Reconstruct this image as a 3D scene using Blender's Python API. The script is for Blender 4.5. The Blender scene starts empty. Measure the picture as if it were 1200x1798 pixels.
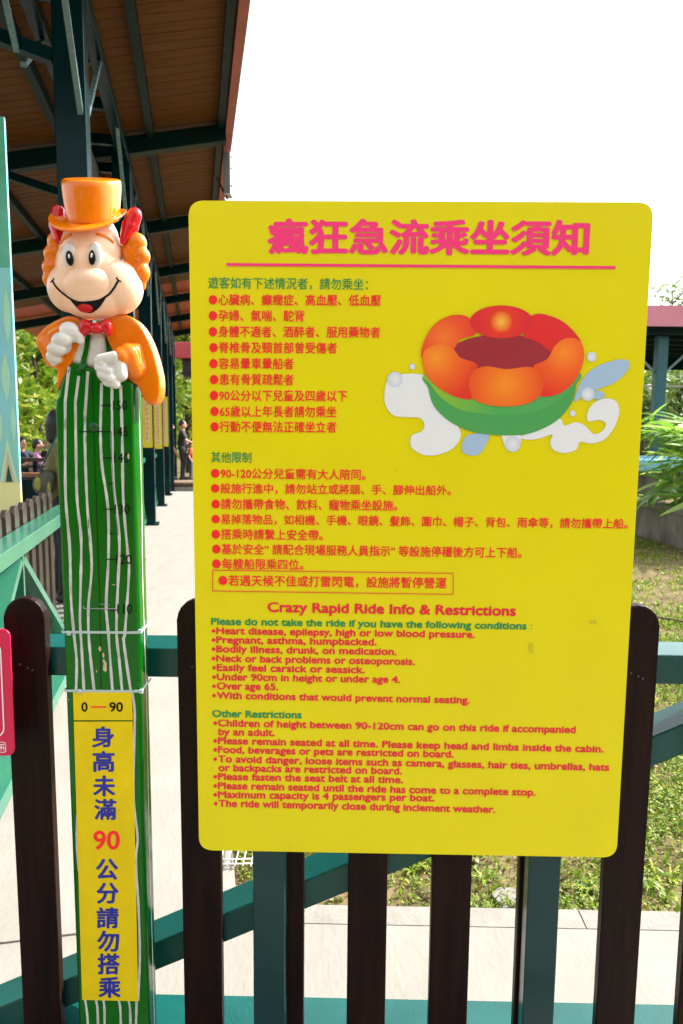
import bpy, bmesh, math, random
from math import radians as R, sin, cos, pi
from mathutils import Vector as V, Matrix, Euler
from mathutils.bvhtree import BVHTree
from mathutils.geometry import tessellate_polygon

scene = bpy.context.scene
COL = scene.collection

# ------------------------------------------------------------------ camera
CH = 1.46
PITCH, ROLL, FPX = R(6.9), R(0.49), 1277.0
fw = V((0, cos(PITCH), -sin(PITCH)))
r0, u0 = V((1, 0, 0)), V((0, sin(PITCH), cos(PITCH)))
rt = r0 * cos(ROLL) + u0 * sin(ROLL)
up = u0 * cos(ROLL) - r0 * sin(ROLL)
CAM = V((0, 0, CH))
cd = bpy.data.cameras.new('camera')
cam = bpy.data.objects.new('camera', cd)
COL.objects.link(cam)
cam.matrix_world = Matrix(((rt.x, up.x, -fw.x, 0), (rt.y, up.y, -fw.y, 0), (rt.z, up.z, -fw.z, CH), (0, 0, 0, 1)))
cd.sensor_fit = 'VERTICAL'
cd.sensor_height = 36
cd.lens = FPX / 1798 * 36
cd.clip_start, cd.clip_end = 0.05, 900
cd.dof.use_dof = True
cd.dof.focus_distance = 1.5
cd.dof.aperture_fstop = 9
scene.camera = cam

# ------------------------------------------------------------------ light
SUN_EL, SUN_AZ = R(41), R(66)          # azimuth from +Y towards +X
world = bpy.data.worlds.new('World')
scene.world = world
world.use_nodes = True
wn = world.node_tree
wn.nodes.clear()
sky = wn.nodes.new('ShaderNodeTexSky')
sky.sky_type = 'NISHITA'
sky.sun_disc = False
sky.sun_elevation = SUN_EL
sky.sun_rotation = SUN_AZ
sky.dust_density = 4.0
sky.air_density = 1.0
hs = wn.nodes.new('ShaderNodeHueSaturation')
hs.inputs['Saturation'].default_value = 0.22
bg = wn.nodes.new('ShaderNodeBackground')
bg.inputs['Strength'].default_value = 0.15
wo = wn.nodes.new('ShaderNodeOutputWorld')
wn.links.new(sky.outputs[0], hs.inputs['Color'])
wn.links.new(hs.outputs[0], bg.inputs['Color'])
wn.links.new(bg.outputs[0], wo.inputs['Surface'])
sl = bpy.data.lights.new('sun', 'SUN')
sl.energy = 3.0
sl.angle = R(0.6)
sl.color = (1, 0.95, 0.87)
so = bpy.data.objects.new('sun', sl)
COL.objects.link(so)
sd = V((sin(SUN_AZ) * cos(SUN_EL), cos(SUN_AZ) * cos(SUN_EL), sin(SUN_EL)))
so.rotation_euler = sd.to_track_quat('Z', 'Y').to_euler()
so.location = sd * 30
vs = scene.view_settings
vs.view_transform = 'Standard'
vs.look = 'None'
vs.exposure = 1.78
vs.gamma = 1
vs.use_curve_mapping = False

# ------------------------------------------------------------------ measuring helpers
def ray(px, py):
    return fw * FPX + rt * (px - 600) + up * (899 - py)
def at(px, py, y):
    d = ray(px, py)
    return CAM + d * (y / d.y)
def on_plane(px, py, p, n):
    d = ray(px, py)
    return CAM + d * ((p - CAM).dot(n) / d.dot(n))
def on_z(px, py, z):
    return on_plane(px, py, V((0, 0, z)), V((0, 0, 1)))
AX = math.atan(0.2)                       # the queue lane runs this far to the left of straight ahead
ES, EL = V((-sin(AX), cos(AX), 0)), V((cos(AX), sin(AX), 0))
A0 = V((-0.60, 0, 0))
def lane(s, l, z=0.0):
    return A0 + ES * s + EL * l + V((0, 0, z))
FY = R(0.9)                               # the front fence is turned a hair
E1, E2 = V((cos(FY), -sin(FY), 0)), V((sin(FY), cos(FY), 0))
def fen(px, py, d):
    return on_plane(px, py, E2 * d, E2)
def ground_z(y):
    pts = [(-10, 0), (10, 0), (16, -.14), (20, -.42), (24, -.45), (400, -.45)]
    for (a, b), (c, d) in zip(pts, pts[1:]):
        if y <= c:
            return b + (d - b) * max(0, (y - a)) / (c - a)
    return -.45

# ------------------------------------------------------------------ materials
def mat(name, col, rough=0.5, metal=0.0, var=0.0, vscale=8.0, bump=0.0, bscale=60.0, coat=0.0, spec=0.5,
        var_col=None, stretch=None, detail=5, trans=None):
    m = bpy.data.materials.new(name)
    m.use_nodes = True
    nt = m.node_tree
    b = nt.nodes['Principled BSDF']
    b.inputs['Base Color'].default_value = (*col, 1)
    b.inputs['Roughness'].default_value = rough
    b.inputs['Metallic'].default_value = metal
    b.inputs['Specular IOR Level'].default_value = spec
    b.inputs['Coat Weight'].default_value = coat
    b.inputs['Coat Roughness'].default_value = 0.08
    tc = nt.nodes.new('ShaderNodeTexCoord')
    mp = nt.nodes.new('ShaderNodeMapping')
    if stretch:
        mp.inputs['Scale'].default_value = stretch
    nt.links.new(tc.outputs['Object'], mp.inputs['Vector'])
    if var > 0 or var_col:
        n = nt.nodes.new('ShaderNodeTexNoise')
        n.inputs['Scale'].default_value = vscale
        n.inputs['Detail'].default_value = detail
        n.inputs['Roughness'].default_value = 0.65
        nt.links.new(mp.outputs[0], n.inputs['Vector'])
        cr = nt.nodes.new('ShaderNodeValToRGB')
        cr.color_ramp.elements[0].position = 0.35
        cr.color_ramp.elements[1].position = 0.68
        c2 = var_col or tuple(c * (1 - var) for c in col)
        cr.color_ramp.elements[0].color = (*c2, 1)
        cr.color_ramp.elements[1].color = (*col, 1)
        nt.links.new(n.outputs['Fac'], cr.inputs['Fac'])
        nt.links.new(cr.outputs['Color'], b.inputs['Base Color'])
    n2 = nt.nodes.new('ShaderNodeTexNoise')
    n2.inputs['Scale'].default_value = vscale * 2.3
    n2.inputs['Detail'].default_value = 3
    nt.links.new(mp.outputs[0], n2.inputs['Vector'])
    mr = nt.nodes.new('ShaderNodeMapRange')
    mr.inputs['To Min'].default_value = max(0.03, rough - 0.07)
    mr.inputs['To Max'].default_value = min(1, rough + 0.1)
    nt.links.new(n2.outputs['Fac'], mr.inputs['Value'])
    nt.links.new(mr.outputs[0], b.inputs['Roughness'])
    if bump > 0:
        n3 = nt.nodes.new('ShaderNodeTexNoise')
        n3.inputs['Scale'].default_value = bscale
        n3.inputs['Detail'].default_value = 4
        nt.links.new(mp.outputs[0], n3.inputs['Vector'])
        bp = nt.nodes.new('ShaderNodeBump')
        bp.inputs['Strength'].default_value = bump
        bp.inputs['Distance'].default_value = 0.01
        nt.links.new(n3.outputs['Fac'], bp.inputs['Height'])
        nt.links.new(bp.outputs[0], b.inputs['Normal'])
    return m

def leaf_mat(name, c1, c2, c3, rough=0.45, tr=0.45):
    m = bpy.data.materials.new(name)
    m.use_nodes = True
    nt = m.node_tree
    b = nt.nodes['Principled BSDF']
    g = nt.nodes.new('ShaderNodeNewGeometry')
    cr = nt.nodes.new('ShaderNodeValToRGB')
    e = cr.color_ramp.elements
    e[0].color = (*c1, 1)
    e[1].color = (*c3, 1)
    k = e.new(0.5)
    k.color = (*c2, 1)
    nt.links.new(g.outputs['Random Per Island'], cr.inputs['Fac'])
    nt.links.new(cr.outputs[0], b.inputs['Base Color'])
    b.inputs['Roughness'].default_value = rough
    t = nt.nodes.new('ShaderNodeBsdfTranslucent')
    nt.links.new(cr.outputs[0], t.inputs['Color'])
    mx = nt.nodes.new('ShaderNodeMixShader')
    mx.inputs[0].default_value = tr
    out = nt.nodes['Material Output']
    nt.links.new(b.outputs[0], mx.inputs[1])
    nt.links.new(t.outputs[0], mx.inputs[2])
    nt.links.new(mx.outputs[0], out.inputs['Surface'])
    return m

def s2l(r, g, b):
    f = lambda c: (c / 255 / 12.92) if c / 255 < 0.04045 else ((c / 255 + 0.055) / 1.055) ** 2.4
    return (f(r), f(g), f(b))

M = {}
M['teal'] = mat('teal_paint', (0.006, 0.085, 0.076), 0.22, var=0.25, vscale=5, bump=0.05, bscale=120, spec=0.35)
M['darkteal'] = mat('dark_teal_paint', (0.0015, 0.020, 0.024), 0.22, var=0.3, vscale=3, spec=0.13)
M['picket'] = mat('brown_stained_wood', (0.020, 0.0065, 0.0050), 0.42, var_col=(0.006, 0.003, 0.003), vscale=7, bump=0.12, bscale=40, stretch=(6, 6, .5), spec=0.12)
M['plank'] = mat('varnished_planks', (0.155, 0.060, 0.011), 0.5, spec=.08, var_col=(0.085, 0.031, 0.006), vscale=2.0, bump=0.1, bscale=30, stretch=(1.5, 12, 6))
M['redplank'] = mat('red_planks', (0.55, 0.09, 0.035), 0.5, var=0.4, vscale=3)
M['fascia'] = mat('red_brown_fascia', (0.42, 0.10, 0.07), 0.5, var=0.25, vscale=2)
M['concrete'] = mat('pale_concrete', (0.246, 0.232, 0.207), 0.85, spec=.2, var_col=(0.212, 0.199, 0.175), vscale=4, bump=0.16, bscale=40, stretch=(1.6, .7, 1), detail=12)
M['kerb'] = mat('kerb_concrete', (0.245, 0.232, 0.208), 0.85, spec=.2, var_col=(0.19, 0.178, 0.158), vscale=9, bump=0.2, bscale=70)
M['oldconc'] = mat('weathered_concrete', (0.25, 0.235, 0.205), 0.9, var_col=(0.09, 0.085, 0.072), vscale=3.5, bump=0.3, bscale=30, stretch=(1, 1, .5), detail=8)
M['soil'] = mat('patchy_lawn_soil', (0.20, 0.145, 0.08), 0.95, spec=.1, var_col=(0.075, 0.06, 0.025), vscale=3.6, bump=0.8, bscale=25, detail=9)
M['yellow'] = mat('yellow_board', (0.80, 0.685, 0.002), 0.34, var_col=(0.765, 0.645, 0.002), vscale=5, bump=0.015, bscale=9, spec=0.3)
M['edge'] = mat('board_edge', (0.16, 0.09, 0.02), 0.6)
M['plate'] = mat('yellow_placard', (0.80, 0.59, 0.003), 0.4, spec=.2, var_col=(0.72, 0.52, 0.003), vscale=12)
M['pink'] = mat('pink_print', (.95, .030, .20), 0.4)
M['red'] = mat('red_print', (.93, .012, .018), 0.4)
M['crimson'] = mat('crimson_print', (.82, .008, .035), 0.4)
M['gprint'] = mat('green_print', (.004, .27, .07), 0.4)
M['blue'] = mat('blue_print', s2l(22, 34, 150), 0.4)
M['black'] = mat('black_paint', (0.004, 0.004, 0.004), 0.4, spec=.15)
M['wprint'] = mat('white_print', s2l(232, 232, 236), 0.4)
M['bprint'] = mat('pale_blue_print', s2l(165, 190, 220), 0.4)
M['orange'] = mat('orange_gloss', (0.86, 0.215, 0.001), 0.14, var_col=(0.74, 0.155, 0.001), vscale=9, coat=0.15, spec=.4, bump=0.06, bscale=18)
M['ored'] = mat('red_gloss', (0.62, 0.002, 0.008), 0.14, coat=0.15, spec=.4, var=0.15, vscale=10, bump=0.05, bscale=20)
M['skin'] = mat('face_paint', (0.90, 0.60, 0.41), 0.24, coat=0.1, spec=.35, var_col=(0.86, 0.54, 0.36), vscale=6, bump=0.04, bscale=14)
M['gwhite'] = mat('white_gloss', (0.74, 0.72, 0.68), 0.25, coat=0.4, var_col=(0.60, 0.57, 0.52), vscale=14, bump=0.04, bscale=20)
M['green'] = mat('green_gloss', (0.0008, 0.135, 0.003), 0.16, coat=0.0, spec=.28, var=0.3, vscale=5, bump=0.04, bscale=12)
M['stripe'] = mat('white_stripe', (0.66, 0.66, 0.64), 0.3, var_col=(0.42, 0.42, 0.40), vscale=22)
M['chip'] = mat('bare_chip', (0.62, 0.50, 0.30), 0.8, var=0.2, vscale=60)
M['tie'] = mat('nylon_tie', (0.42, 0.52, 0.50), 0.3, spec=0.6)
M['metal'] = mat('grey_metal', (0.42, 0.43, 0.44), 0.35, metal=0.7, var=0.2)
M['bolt'] = mat('dull_bolt', (0.05, 0.05, 0.055), 0.4, metal=0.6)
M['magenta'] = mat('magenta_board', (0.66, 0.006, 0.07), 0.35, var=0.08)
M['bark'] = mat('bark', (0.075, 0.055, 0.04), 0.9, var=0.4, vscale=10, bump=0.4)
M['leafA'] = leaf_mat('leaf_bright', (0.09, 0.21, 0.015), (0.26, 0.42, 0.03), (0.58, 0.58, 0.08), .4, .6)
M['leafB'] = leaf_mat('leaf_mid', (0.05, 0.14, 0.016), (0.15, 0.28, 0.03), (0.36, 0.44, 0.07), .4, .6)
M['palm'] = leaf_mat('palm_leaf', (0.10, 0.27, 0.025), (0.24, 0.45, 0.04), (0.52, 0.66, 0.22), 0.2, 0.5)
M['grass'] = leaf_mat('grass_blades', (0.07, 0.15, 0.010), (0.17, 0.27, 0.02), (0.34, 0.34, 0.07), 0.6, 0.4)
M['dead'] = leaf_mat('dead_leaves', (0.10, 0.06, 0.03), (0.24, 0.16, 0.09), (0.42, 0.34, 0.24), 0.7, 0.15)
M['pinkroof'] = mat('mauve_fascia', (0.62, 0.22, 0.28), 0.5, var=0.12, vscale=1.5)
M['flume'] = mat('blue_flume', (0.25, 0.55, 0.72), 0.35, var=0.2)
M['hairm'] = mat('dark_hair', (0.012, 0.009, 0.008), 0.45)
M['hskin'] = mat('skin', (0.48, 0.26, 0.17), 0.5)

# ------------------------------------------------------------------ object helpers
def link(name, me, m=None, parent=None, loc=None, rot=None):
    o = bpy.data.objects.new(name, me)
    COL.objects.link(o)
    if m is not None and len(me.materials) == 0:
        me.materials.append(m)
    if parent:
        o.parent = parent
    if loc is not None:
        o.location = loc
    if rot is not None:
        o.rotation_euler = rot
    return o
def finish(bm, name, smooth=False, recalc=True):
    if recalc:
        bmesh.ops.recalc_face_normals(bm, faces=bm.faces)
    me = bpy.data.meshes.new(name)
    bm.to_mesh(me)
    bm.free()
    if smooth:
        me.polygons.foreach_set('use_smooth', [True] * len(me.polygons))
    return me
def empty(name, loc, label, cat, group=None, rot=0):
    o = bpy.data.objects.new(name, None)
    o.empty_display_size = .1
    COL.objects.link(o)
    o.location = loc
    o.rotation_euler = (0, 0, rot)
    tag(o, label, cat, group)
    return o
def tag(o, label, cat, group=None, kind=None):
    if label: o['label'] = label
    if cat: o['category'] = cat
    if group: o['group'] = group
    if kind: o['kind'] = kind
    return o
def struct(o, kind='structure'):
    o['kind'] = kind
    return o
def off(pts, o):
    return [V(p) - V(o) for p in pts]

def box_bm(bm, c, size, axes=None, bev=0.0):
    """oriented box: centre, full size, axes (3 unit vectors)"""
    ax = axes or (V((1, 0, 0)), V((0, 1, 0)), V((0, 0, 1)))
    c = V(c)
    vs_ = []
    for i in (-1, 1):
        for j in (-1, 1):
            for k in (-1, 1):
                vs_.append(bm.verts.new(c + ax[0] * (i * size[0] / 2) + ax[1] * (j * size[1] / 2) + ax[2] * (k * size[2] / 2)))
    q = [(0, 1, 3, 2), (4, 6, 7, 5), (0, 4, 5, 1), (2, 3, 7, 6), (0, 2, 6, 4), (1, 5, 7, 3)]
    fs = [bm.faces.new([vs_[a] for a in f]) for f in q]
    if bev > 0:
        es = list({e for f in fs for e in f.edges})
        bmesh.ops.bevel(bm, geom=es, offset=bev, segments=2, affect='EDGES', profile=0.5)
def box(name, c, size, m, parent=None, axes=None, bev=0.0, origin=None):
    bm = bmesh.new()
    o = V(origin) if origin is not None else V((0, 0, 0))
    box_bm(bm, V(c) - o, size, axes, bev)
    return link(name, finish(bm, name), m, parent, None)
def bar_bm(bm, p, q, w, h, side, bev=0.0):
    """box from p to q; w across `side`, h across the third axis"""
    p, q = V(p), V(q)
    d = (q - p)
    L = d.length
    d.normalize()
    side = (V(side) - d * V(side).dot(d)).normalized()
    box_bm(bm, (p + q) / 2, (L, w, h), (d, side, d.cross(side)), bev)
def bar(name, p, q, w, h, side, m, parent=None, bev=0.0, origin=(0, 0, 0)):
    bm = bmesh.new()
    bar_bm(bm, V(p) - V(origin), V(q) - V(origin), w, h, side, bev)
    return link(name, finish(bm, name), m, parent)
def tube_bm(bm, pts, rad, seg=8):
    pts = [V(p) for p in pts]
    rings = []
    for i, p in enumerate(pts):
        d = (pts[min(i + 1, len(pts) - 1)] - pts[max(i - 1, 0)]).normalized()
        a = d.orthogonal().normalized() if i == 0 else (pa - d * pa.dot(d)).normalized()
        pa = a
        b = d.cross(a)
        r = rad[i] if isinstance(rad, (list, tuple)) else rad
        rings.append([bm.verts.new(p + (a * cos(2 * pi * k / seg) + b * sin(2 * pi * k / seg)) * r) for k in range(seg)])
    for r1, r2 in zip(rings, rings[1:]):
        for k in range(seg):
            bm.faces.new((r1[k], r1[(k + 1) % seg], r2[(k + 1) % seg], r2[k]))
    bm.faces.new(rings[0][::-1])
    bm.faces.new(rings[-1])
def prism(poly, depth_vec, bm=None, bev=0):
    """poly: list of Vectors (front face); extruded by depth_vec"""
    bm = bm or bmesh.new()
    a = [bm.verts.new(p) for p in poly]
    b = [bm.verts.new(V(p) + depth_vec) for p in poly]
    f = bm.faces.new(a)
    g = bm.faces.new(b[::-1])
    n = len(a)
    for i in range(n):
        bm.faces.new((a[i], b[i], b[(i + 1) % n], a[(i + 1) % n]))
    if bev > 0:
        es = list(f.edges) + list(g.edges)
        bmesh.ops.bevel(bm, geom=es, offset=bev, segments=2, affect='EDGES', profile=0.5)
    return bm
def rounded(corners, r, seg=6):
    out = []
    n = len(corners)
    for i in range(n):
        p, a, b = V(corners[i]), V(corners[i - 1]), V(corners[(i + 1) % n])
        da, db = (a - p).normalized(), (b - p).normalized()
        s, e = p + da * r, p + db * r
        for k in range(seg + 1):
            t = k / seg
            out.append((s * (1 - t) ** 2 + p * 2 * t * (1 - t) + e * t * t) * .55 + (
                p + (da + db) * r - (da * sin(t * pi / 2) + db * (1 - 0) * cos(t * pi / 2)) * r) * .45)
    return out
def catmull(pts, seg=5, closed=True):
    out = []
    n = len(pts)
    rng = range(n if closed else n - 1)
    for i in rng:
        g = lambda k: V(pts[k % n]) if closed else V(pts[min(max(k, 0), n - 1)])
        p0, p1, p2, p3 = g(i - 1), g(i), g(i + 1), g(i + 2)
        for k in range(seg):
            t = k / seg
            out.append(.5 * ((2 * p1) + (p2 - p0) * t + (2 * p0 - 5 * p1 + 4 * p2 - p3) * t * t + (3 * p1 - p0 - 3 * p2 + p3) * t ** 3))
    if not closed:
        out.append(V(pts[-1]))
    return out

def blob(name, prims, m, parent=None, voxel=0.004, smooth=6, origin=(0, 0, 0), clip=None):
    """union of ellipsoids ('e',c,(rx,ry,rz)[,tilt in xz]) and tapered limbs ('c',p,rp,q,rq), skinned into one surface"""
    bm = bmesh.new()
    o0 = V(origin)
    for p in prims:
        if p[0] == 'p':
            prism([V(q_) - o0 for q_ in p[1]], p[2], bm)
        elif p[0] == 'e':
            mt = Matrix.Translation(V(p[1]) - o0)
            if len(p) > 3:
                mt = mt @ Matrix.Rotation(p[3], 4, 'Y')
            mt = mt @ Matrix.Diagonal((*p[2], 1))
            bmesh.ops.create_uvsphere(bm, u_segments=24, v_segments=16, radius=1, matrix=mt)
        else:
            a, ra, b, rb = V(p[1]) - o0, p[2], V(p[3]) - o0, p[4]
            sq = p[5] if len(p) > 5 else 1.0
            n = 7
            for k in range(n):
                pass
            d = (b - a)
            L = max(d.length, 1e-6)
            q = d.to_track_quat('Z', 'Y').to_matrix().to_4x4()
            for c_, r_ in ((a, ra), (b, rb)):
                bmesh.ops.create_uvsphere(bm, u_segments=16, v_segments=10, radius=r_, matrix=Matrix.Translation(c_))
            bmesh.ops.create_cone(bm, cap_ends=True, segments=16, radius1=ra, radius2=rb, depth=L,
                                  matrix=Matrix.Translation((a + b) / 2) @ q)
    me = bpy.data.meshes.new('tmp')
    bm.to_mesh(me)
    bm.free()
    t = bpy.data.objects.new('tmp', me)
    COL.objects.link(t)
    md = t.modifiers.new('r', 'REMESH')
    md.mode = 'VOXEL'
    md.voxel_size = voxel
    if smooth:
        s = t.modifiers.new('s', 'SMOOTH')
        s.factor = .5
        s.iterations = smooth
    dg = bpy.context.evaluated_depsgraph_get()
    me2 = bpy.data.meshes.new_from_object(t.evaluated_get(dg))
    bpy.data.objects.remove(t)
    bpy.data.meshes.remove(me)
    me2.materials.clear()
    me2.name = name
    me2.polygons.foreach_set('use_smooth', [True] * len(me2.polygons))
    return link(name, me2, m, parent)

TXT = {}
def text_mesh(body, bold):
    k = (body, bold)
    if k in TXT:
        return TXT[k]
    c = bpy.data.curves.new('t', 'FONT')
    c.body = body
    c.size = 1
    c.offset = bold
    c.resolution_u = 3
    o = bpy.data.objects.new('t', c)
    COL.objects.link(o)
    bpy.context.view_layer.update()
    me = bpy.data.meshes.new_from_object(o.evaluated_get(bpy.context.evaluated_depsgraph_get()))
    bpy.data.objects.remove(o)
    co = [v.co.copy() for v in me.vertices]
    fc = [tuple(p.vertices) for p in me.polygons]
    bpy.data.meshes.remove(me)
    TXT[k] = (co, fc)
    return TXT[k]
def text_on(body, m, parent, pl, pr, top, bold=0.0, name='text_line', base=0.0, capy=None, origin=None, nrm=None, lift=0.0005, xh=0.0):
    """lay a line of print on a plane: pl / pr = left and right end of the baseline, top = point above pl at glyph height.
    bold: stroke thickening in em, made by laying slightly shifted strikes of the glyph outlines over each other"""
    c0_, f0_ = text_mesh(body, 0.0)
    if bold <= 0:
        sh_ = [(0, 0)]
    elif bold < .02:
        sh_ = [(0, 0)] + [(bold * cos(a), bold * sin(a)) for a in (pi / 4, 3 * pi / 4, 5 * pi / 4, 7 * pi / 4)]
    else:
        sh_ = [(0, 0)] + [(bold * cos(a * pi / 4), bold * (.95 if xh else .75) * sin(a * pi / 4)) for a in range(8)]
    co, fc = [], []
    for k_, (dx_, dy_) in enumerate(sh_):
        n_ = len(co)
        co += [V((c.x + dx_, c.y + dy_, k_)) for c in c0_]
        fc += [tuple(n_ + i for i in f) for f in f0_]
    if xh:      # print with a tall lower case
        for c in co:
            t_ = c.y / capy
            if 0 < t_ < xh: c.y = capy * t_ * 1.12
            elif xh <= t_ < 1: c.y = capy * (xh * 1.12 + (t_ - xh) * (1 - xh * 1.12) / (1 - xh))
    xs = [v.x for v in co]
    ys = [v.y for v in co]
    x0, x1 = min(xs), max(xs)
    y0, y1 = (0.0, capy) if capy else (min(ys), max(ys))
    ex, ez = V(pr) - V(pl), V(top) - V(pl)
    vv = [tuple(V(pl) + ex * ((c.x - x0) / (x1 - x0)) + ez * ((c.y - y0) / (y1 - y0)) + nrm * (lift + .00003 * c.z) - V(origin)) for c in co]
    me = bpy.data.meshes.new(name)
    me.from_pydata(vv, [], fc)
    return link(name, me, m, parent)
def flat(name, pts, m, parent, nrm, lift, origin=(0, 0, 0)):
    """flat printed shape"""
    pts = [V(p) + nrm * lift - V(origin) for p in pts]
    tri = tessellate_polygon([pts])
    me = bpy.data.meshes.new(name)
    me.from_pydata([tuple(p) for p in pts], [], [tuple(t) for t in tri])
    me.update()
    if len(me.polygons) and me.polygons[0].normal.dot(nrm) < 0:
        me.flip_normals()
    return link(name, me, m, parent)
def ribbon(name, pts, w, m, parent, nrm, lift, origin=(0, 0, 0), wob=0.0, seed=1):
    rnd = random.Random(seed)
    pts = [V(p) for p in pts]
    vv, ff = [], []
    for i, p in enumerate(pts):
        d = (pts[min(i + 1, len(pts) - 1)] - pts[max(i - 1, 0)]).normalized()
        s = nrm.cross(d).normalized()
        ww = w * (1 + rnd.uniform(-wob, wob))
        vv += [tuple(p + s * ww / 2 + nrm * lift - V(origin)), tuple(p - s * ww / 2 + nrm * lift - V(origin))]
        if i:
            ff.append((2 * i - 2, 2 * i - 1, 2 * i + 1, 2 * i))
    me = bpy.data.meshes.new(name)
    me.from_pydata(vv, [], ff)
    return link(name, me, m, parent)

# ================================================================== SETTING: ground
rnd = random.Random(7)
bm = bmesh.new()
ys = [-40, -5, 0, 2, 4, 6, 8, 10, 12, 14, 16, 18, 20, 24, 40, 120, 400]
rows = []
for y in ys:
    rows.append([bm.verts.new((x, y, ground_z(y) - 0.035)) for x in (-300, -60, -20, -8, 0, 8, 20, 60, 300)])
for a, b in zip(rows, rows[1:]):
    for i in range(8):
        bm.faces.new((a[i], a[i + 1], b[i + 1], b[i]))
struct(link('ground', finish(bm, 'ground'), M['soil']))

walk = struct(bpy.data.objects.new('pavement', None)); COL.objects.link(walk)
EDGE = 1.985     # lawn kerb line along the front, in the fence's frame
M['bounce_paving'] = mat('unseen_paving', (0.24, 0.22, 0.19), 0.9, var=.4, vscale=6, bump=.3, bscale=60)  # unseen paving added in front, toned to set the bounce on the board
for i in range(24):
    for j in range(8):
        c_ = E1 * (-6 + .5 * i) + E2 * (-3.0 + .5 * j + .25)
        if i == 0 and j == 0:
            bm = bmesh.new(); box_bm(bm, V((0, 0, 0)), (.494, .494, .05), None, .004)
            pv = link('unseen_paver', finish(bm, 'unseen_paver'), M['bounce_paving'], walk)
        else:
            pv = bpy.data.objects.new('unseen_paver', pv.data); COL.objects.link(pv); pv.parent = walk
        pv.location = (c_.x, c_.y, -.031 + rnd.uniform(-.001, .001)); pv.rotation_euler = (0, 0, -FY)
for i in range(6):
    u = -5.0 + i * 2.0
    a, b = u + .002, u + 1.998
    pts = [E1 * a + E2 * 1.005, E1 * b + E2 * 1.005, E1 * b + E2 * EDGE, E1 * a + E2 * EDGE]
    if b < -1.0 or a < -1.0:
        pts = [E1 * a + E2 * 1.005, E1 * b + E2 * 1.005, E1 * b + E2 * 1.72, E1 * a + E2 * 1.72]
    link('slab', finish(prism([p + V((0, 0, -.006)) for p in pts], V((0, 0, -.06)), bev=.002), 'slab'), M['concrete'], walk)
for i in range(8):
    u = -.3 + i * 1.0
    bm = prism([E1 * (u + .001) + E2 * (EDGE + .0008), E1 * (u + .998) + E2 * (EDGE + .0008), E1 * (u + .998) + E2 * (EDGE + .085), E1 * (u + .001) + E2 * (EDGE + .085)], V((0, 0, -.08)), bev=.001)
    bmesh.ops.translate(bm, verts=bm.verts, vec=(0, 0, -.005))
    link('kerb_stone', finish(bm, 'kerb_stone'), M['kerb'], walk)
path = struct(bpy.data.objects.new('path', None)); COL.objects.link(path)
s = 1.92
k = 0
while s < 22:
    e = s + 2.2
    pts = [lane(s + .003, -.22), lane(s + .003, .69), lane(e, .69), lane(e, -.22)]
    pts = [p + V((0, 0, ground_z(p.y) + .0)) for p in pts]
    link('slab', finish(prism(pts, V((0, 0, -.06)), bev=.002), 'slab'), M['concrete'], path)
    s = e
    k += 1
# floor under the pavilion
s = 1.0
while s < 24:
    e = s + 3.0
    pts = [lane(s + .003, -8), lane(s + .003, -.226), lane(e, -.226), lane(e, -8)]
    pts = [p + V((0, 0, ground_z(p.y) - .008)) for p in pts]
    link('slab', finish(prism(pts, V((0, 0, -.06))), 'slab'), M['oldconc'], path)
    s = e

# ================================================================== front fence
PF = 1.50        # front plane of the pickets
def picket(name, base, wdir, tdir, w, t, h, m, parent, bev=.004, z0=.03):
    pts = []
    for k in range(0, 11):
        a = pi * k / 10
        pts.append(base + wdir * (w / 2 * cos(a)) + V((0, 0, h - w / 2 + w / 2 * sin(a))))
    pts.append(base - wdir * w / 2 + V((0, 0, z0)))
    pts.append(base + wdir * w / 2 + V((0, 0, z0)))
    return link(name, finish(prism(pts, tdir * t, bev=bev), name), m, parent)
fo = E2 * PF
fence = empty('picket_fence', fo, 'low fence of dark brown round-topped pickets on teal rails behind the yellow notice board', 'fence')
cents = [(43, 1100), (193, 1102), (347, 1104), (499, 1106), (652, 1108), (806, 1110), (966, 1112), (1121, 1114), (1275, 1116), (-108, 1098)]
for px, py in cents:
    p = fen(px, py, PF)
    u = p.dot(E1)
    pk = picket('picket', E1 * u, E1, E2, .0875, .026, 1.088, M['picket'], fence)
    if px in (43, 1121, 347):
        for du, dz in ((-.012, .006), (.004, -.001), (.014, -.006)):
            bm = bmesh.new()
            bmesh.ops.create_uvsphere(bm, u_segments=10, v_segments=6, radius=.0032, matrix=Matrix.Translation(E1 * (u + du) - E2 * .0005 + V((0, 0, .935 + dz))))
            link('screw', finish(bm, 'screw', True), M['bolt'], pk)
ztop = .973
def fr(u, d, z):
    return E1 * u + E2 * d + V((0, 0, z)) - fo
UL, UR = -1.25, 1.6
bar('top_rail', fr(UL, .077 + PF, ztop - .033), fr(UR, .077 + PF, ztop - .033), .10, .066, E2, M['teal'], fence, bev=.004)
bar('bottom_rail', fr(UL, .077 + PF, .035), fr(UR, .077 + PF, .035), .10, .060, E2, M['teal'], fence, bev=.004)
b0, b1 = fen(0, 1793, PF + .027), fen(1200, 1299, PF + .027)
dd = (b1 - b0)
b0 = b0 - dd * .06
b1 = b1 + dd * .22
bar('brace', b0 + E2 * .049 - fo, b1 + E2 * .049 - fo, .096, .064, E2, M['teal'], fence, bev=.004)

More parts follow.
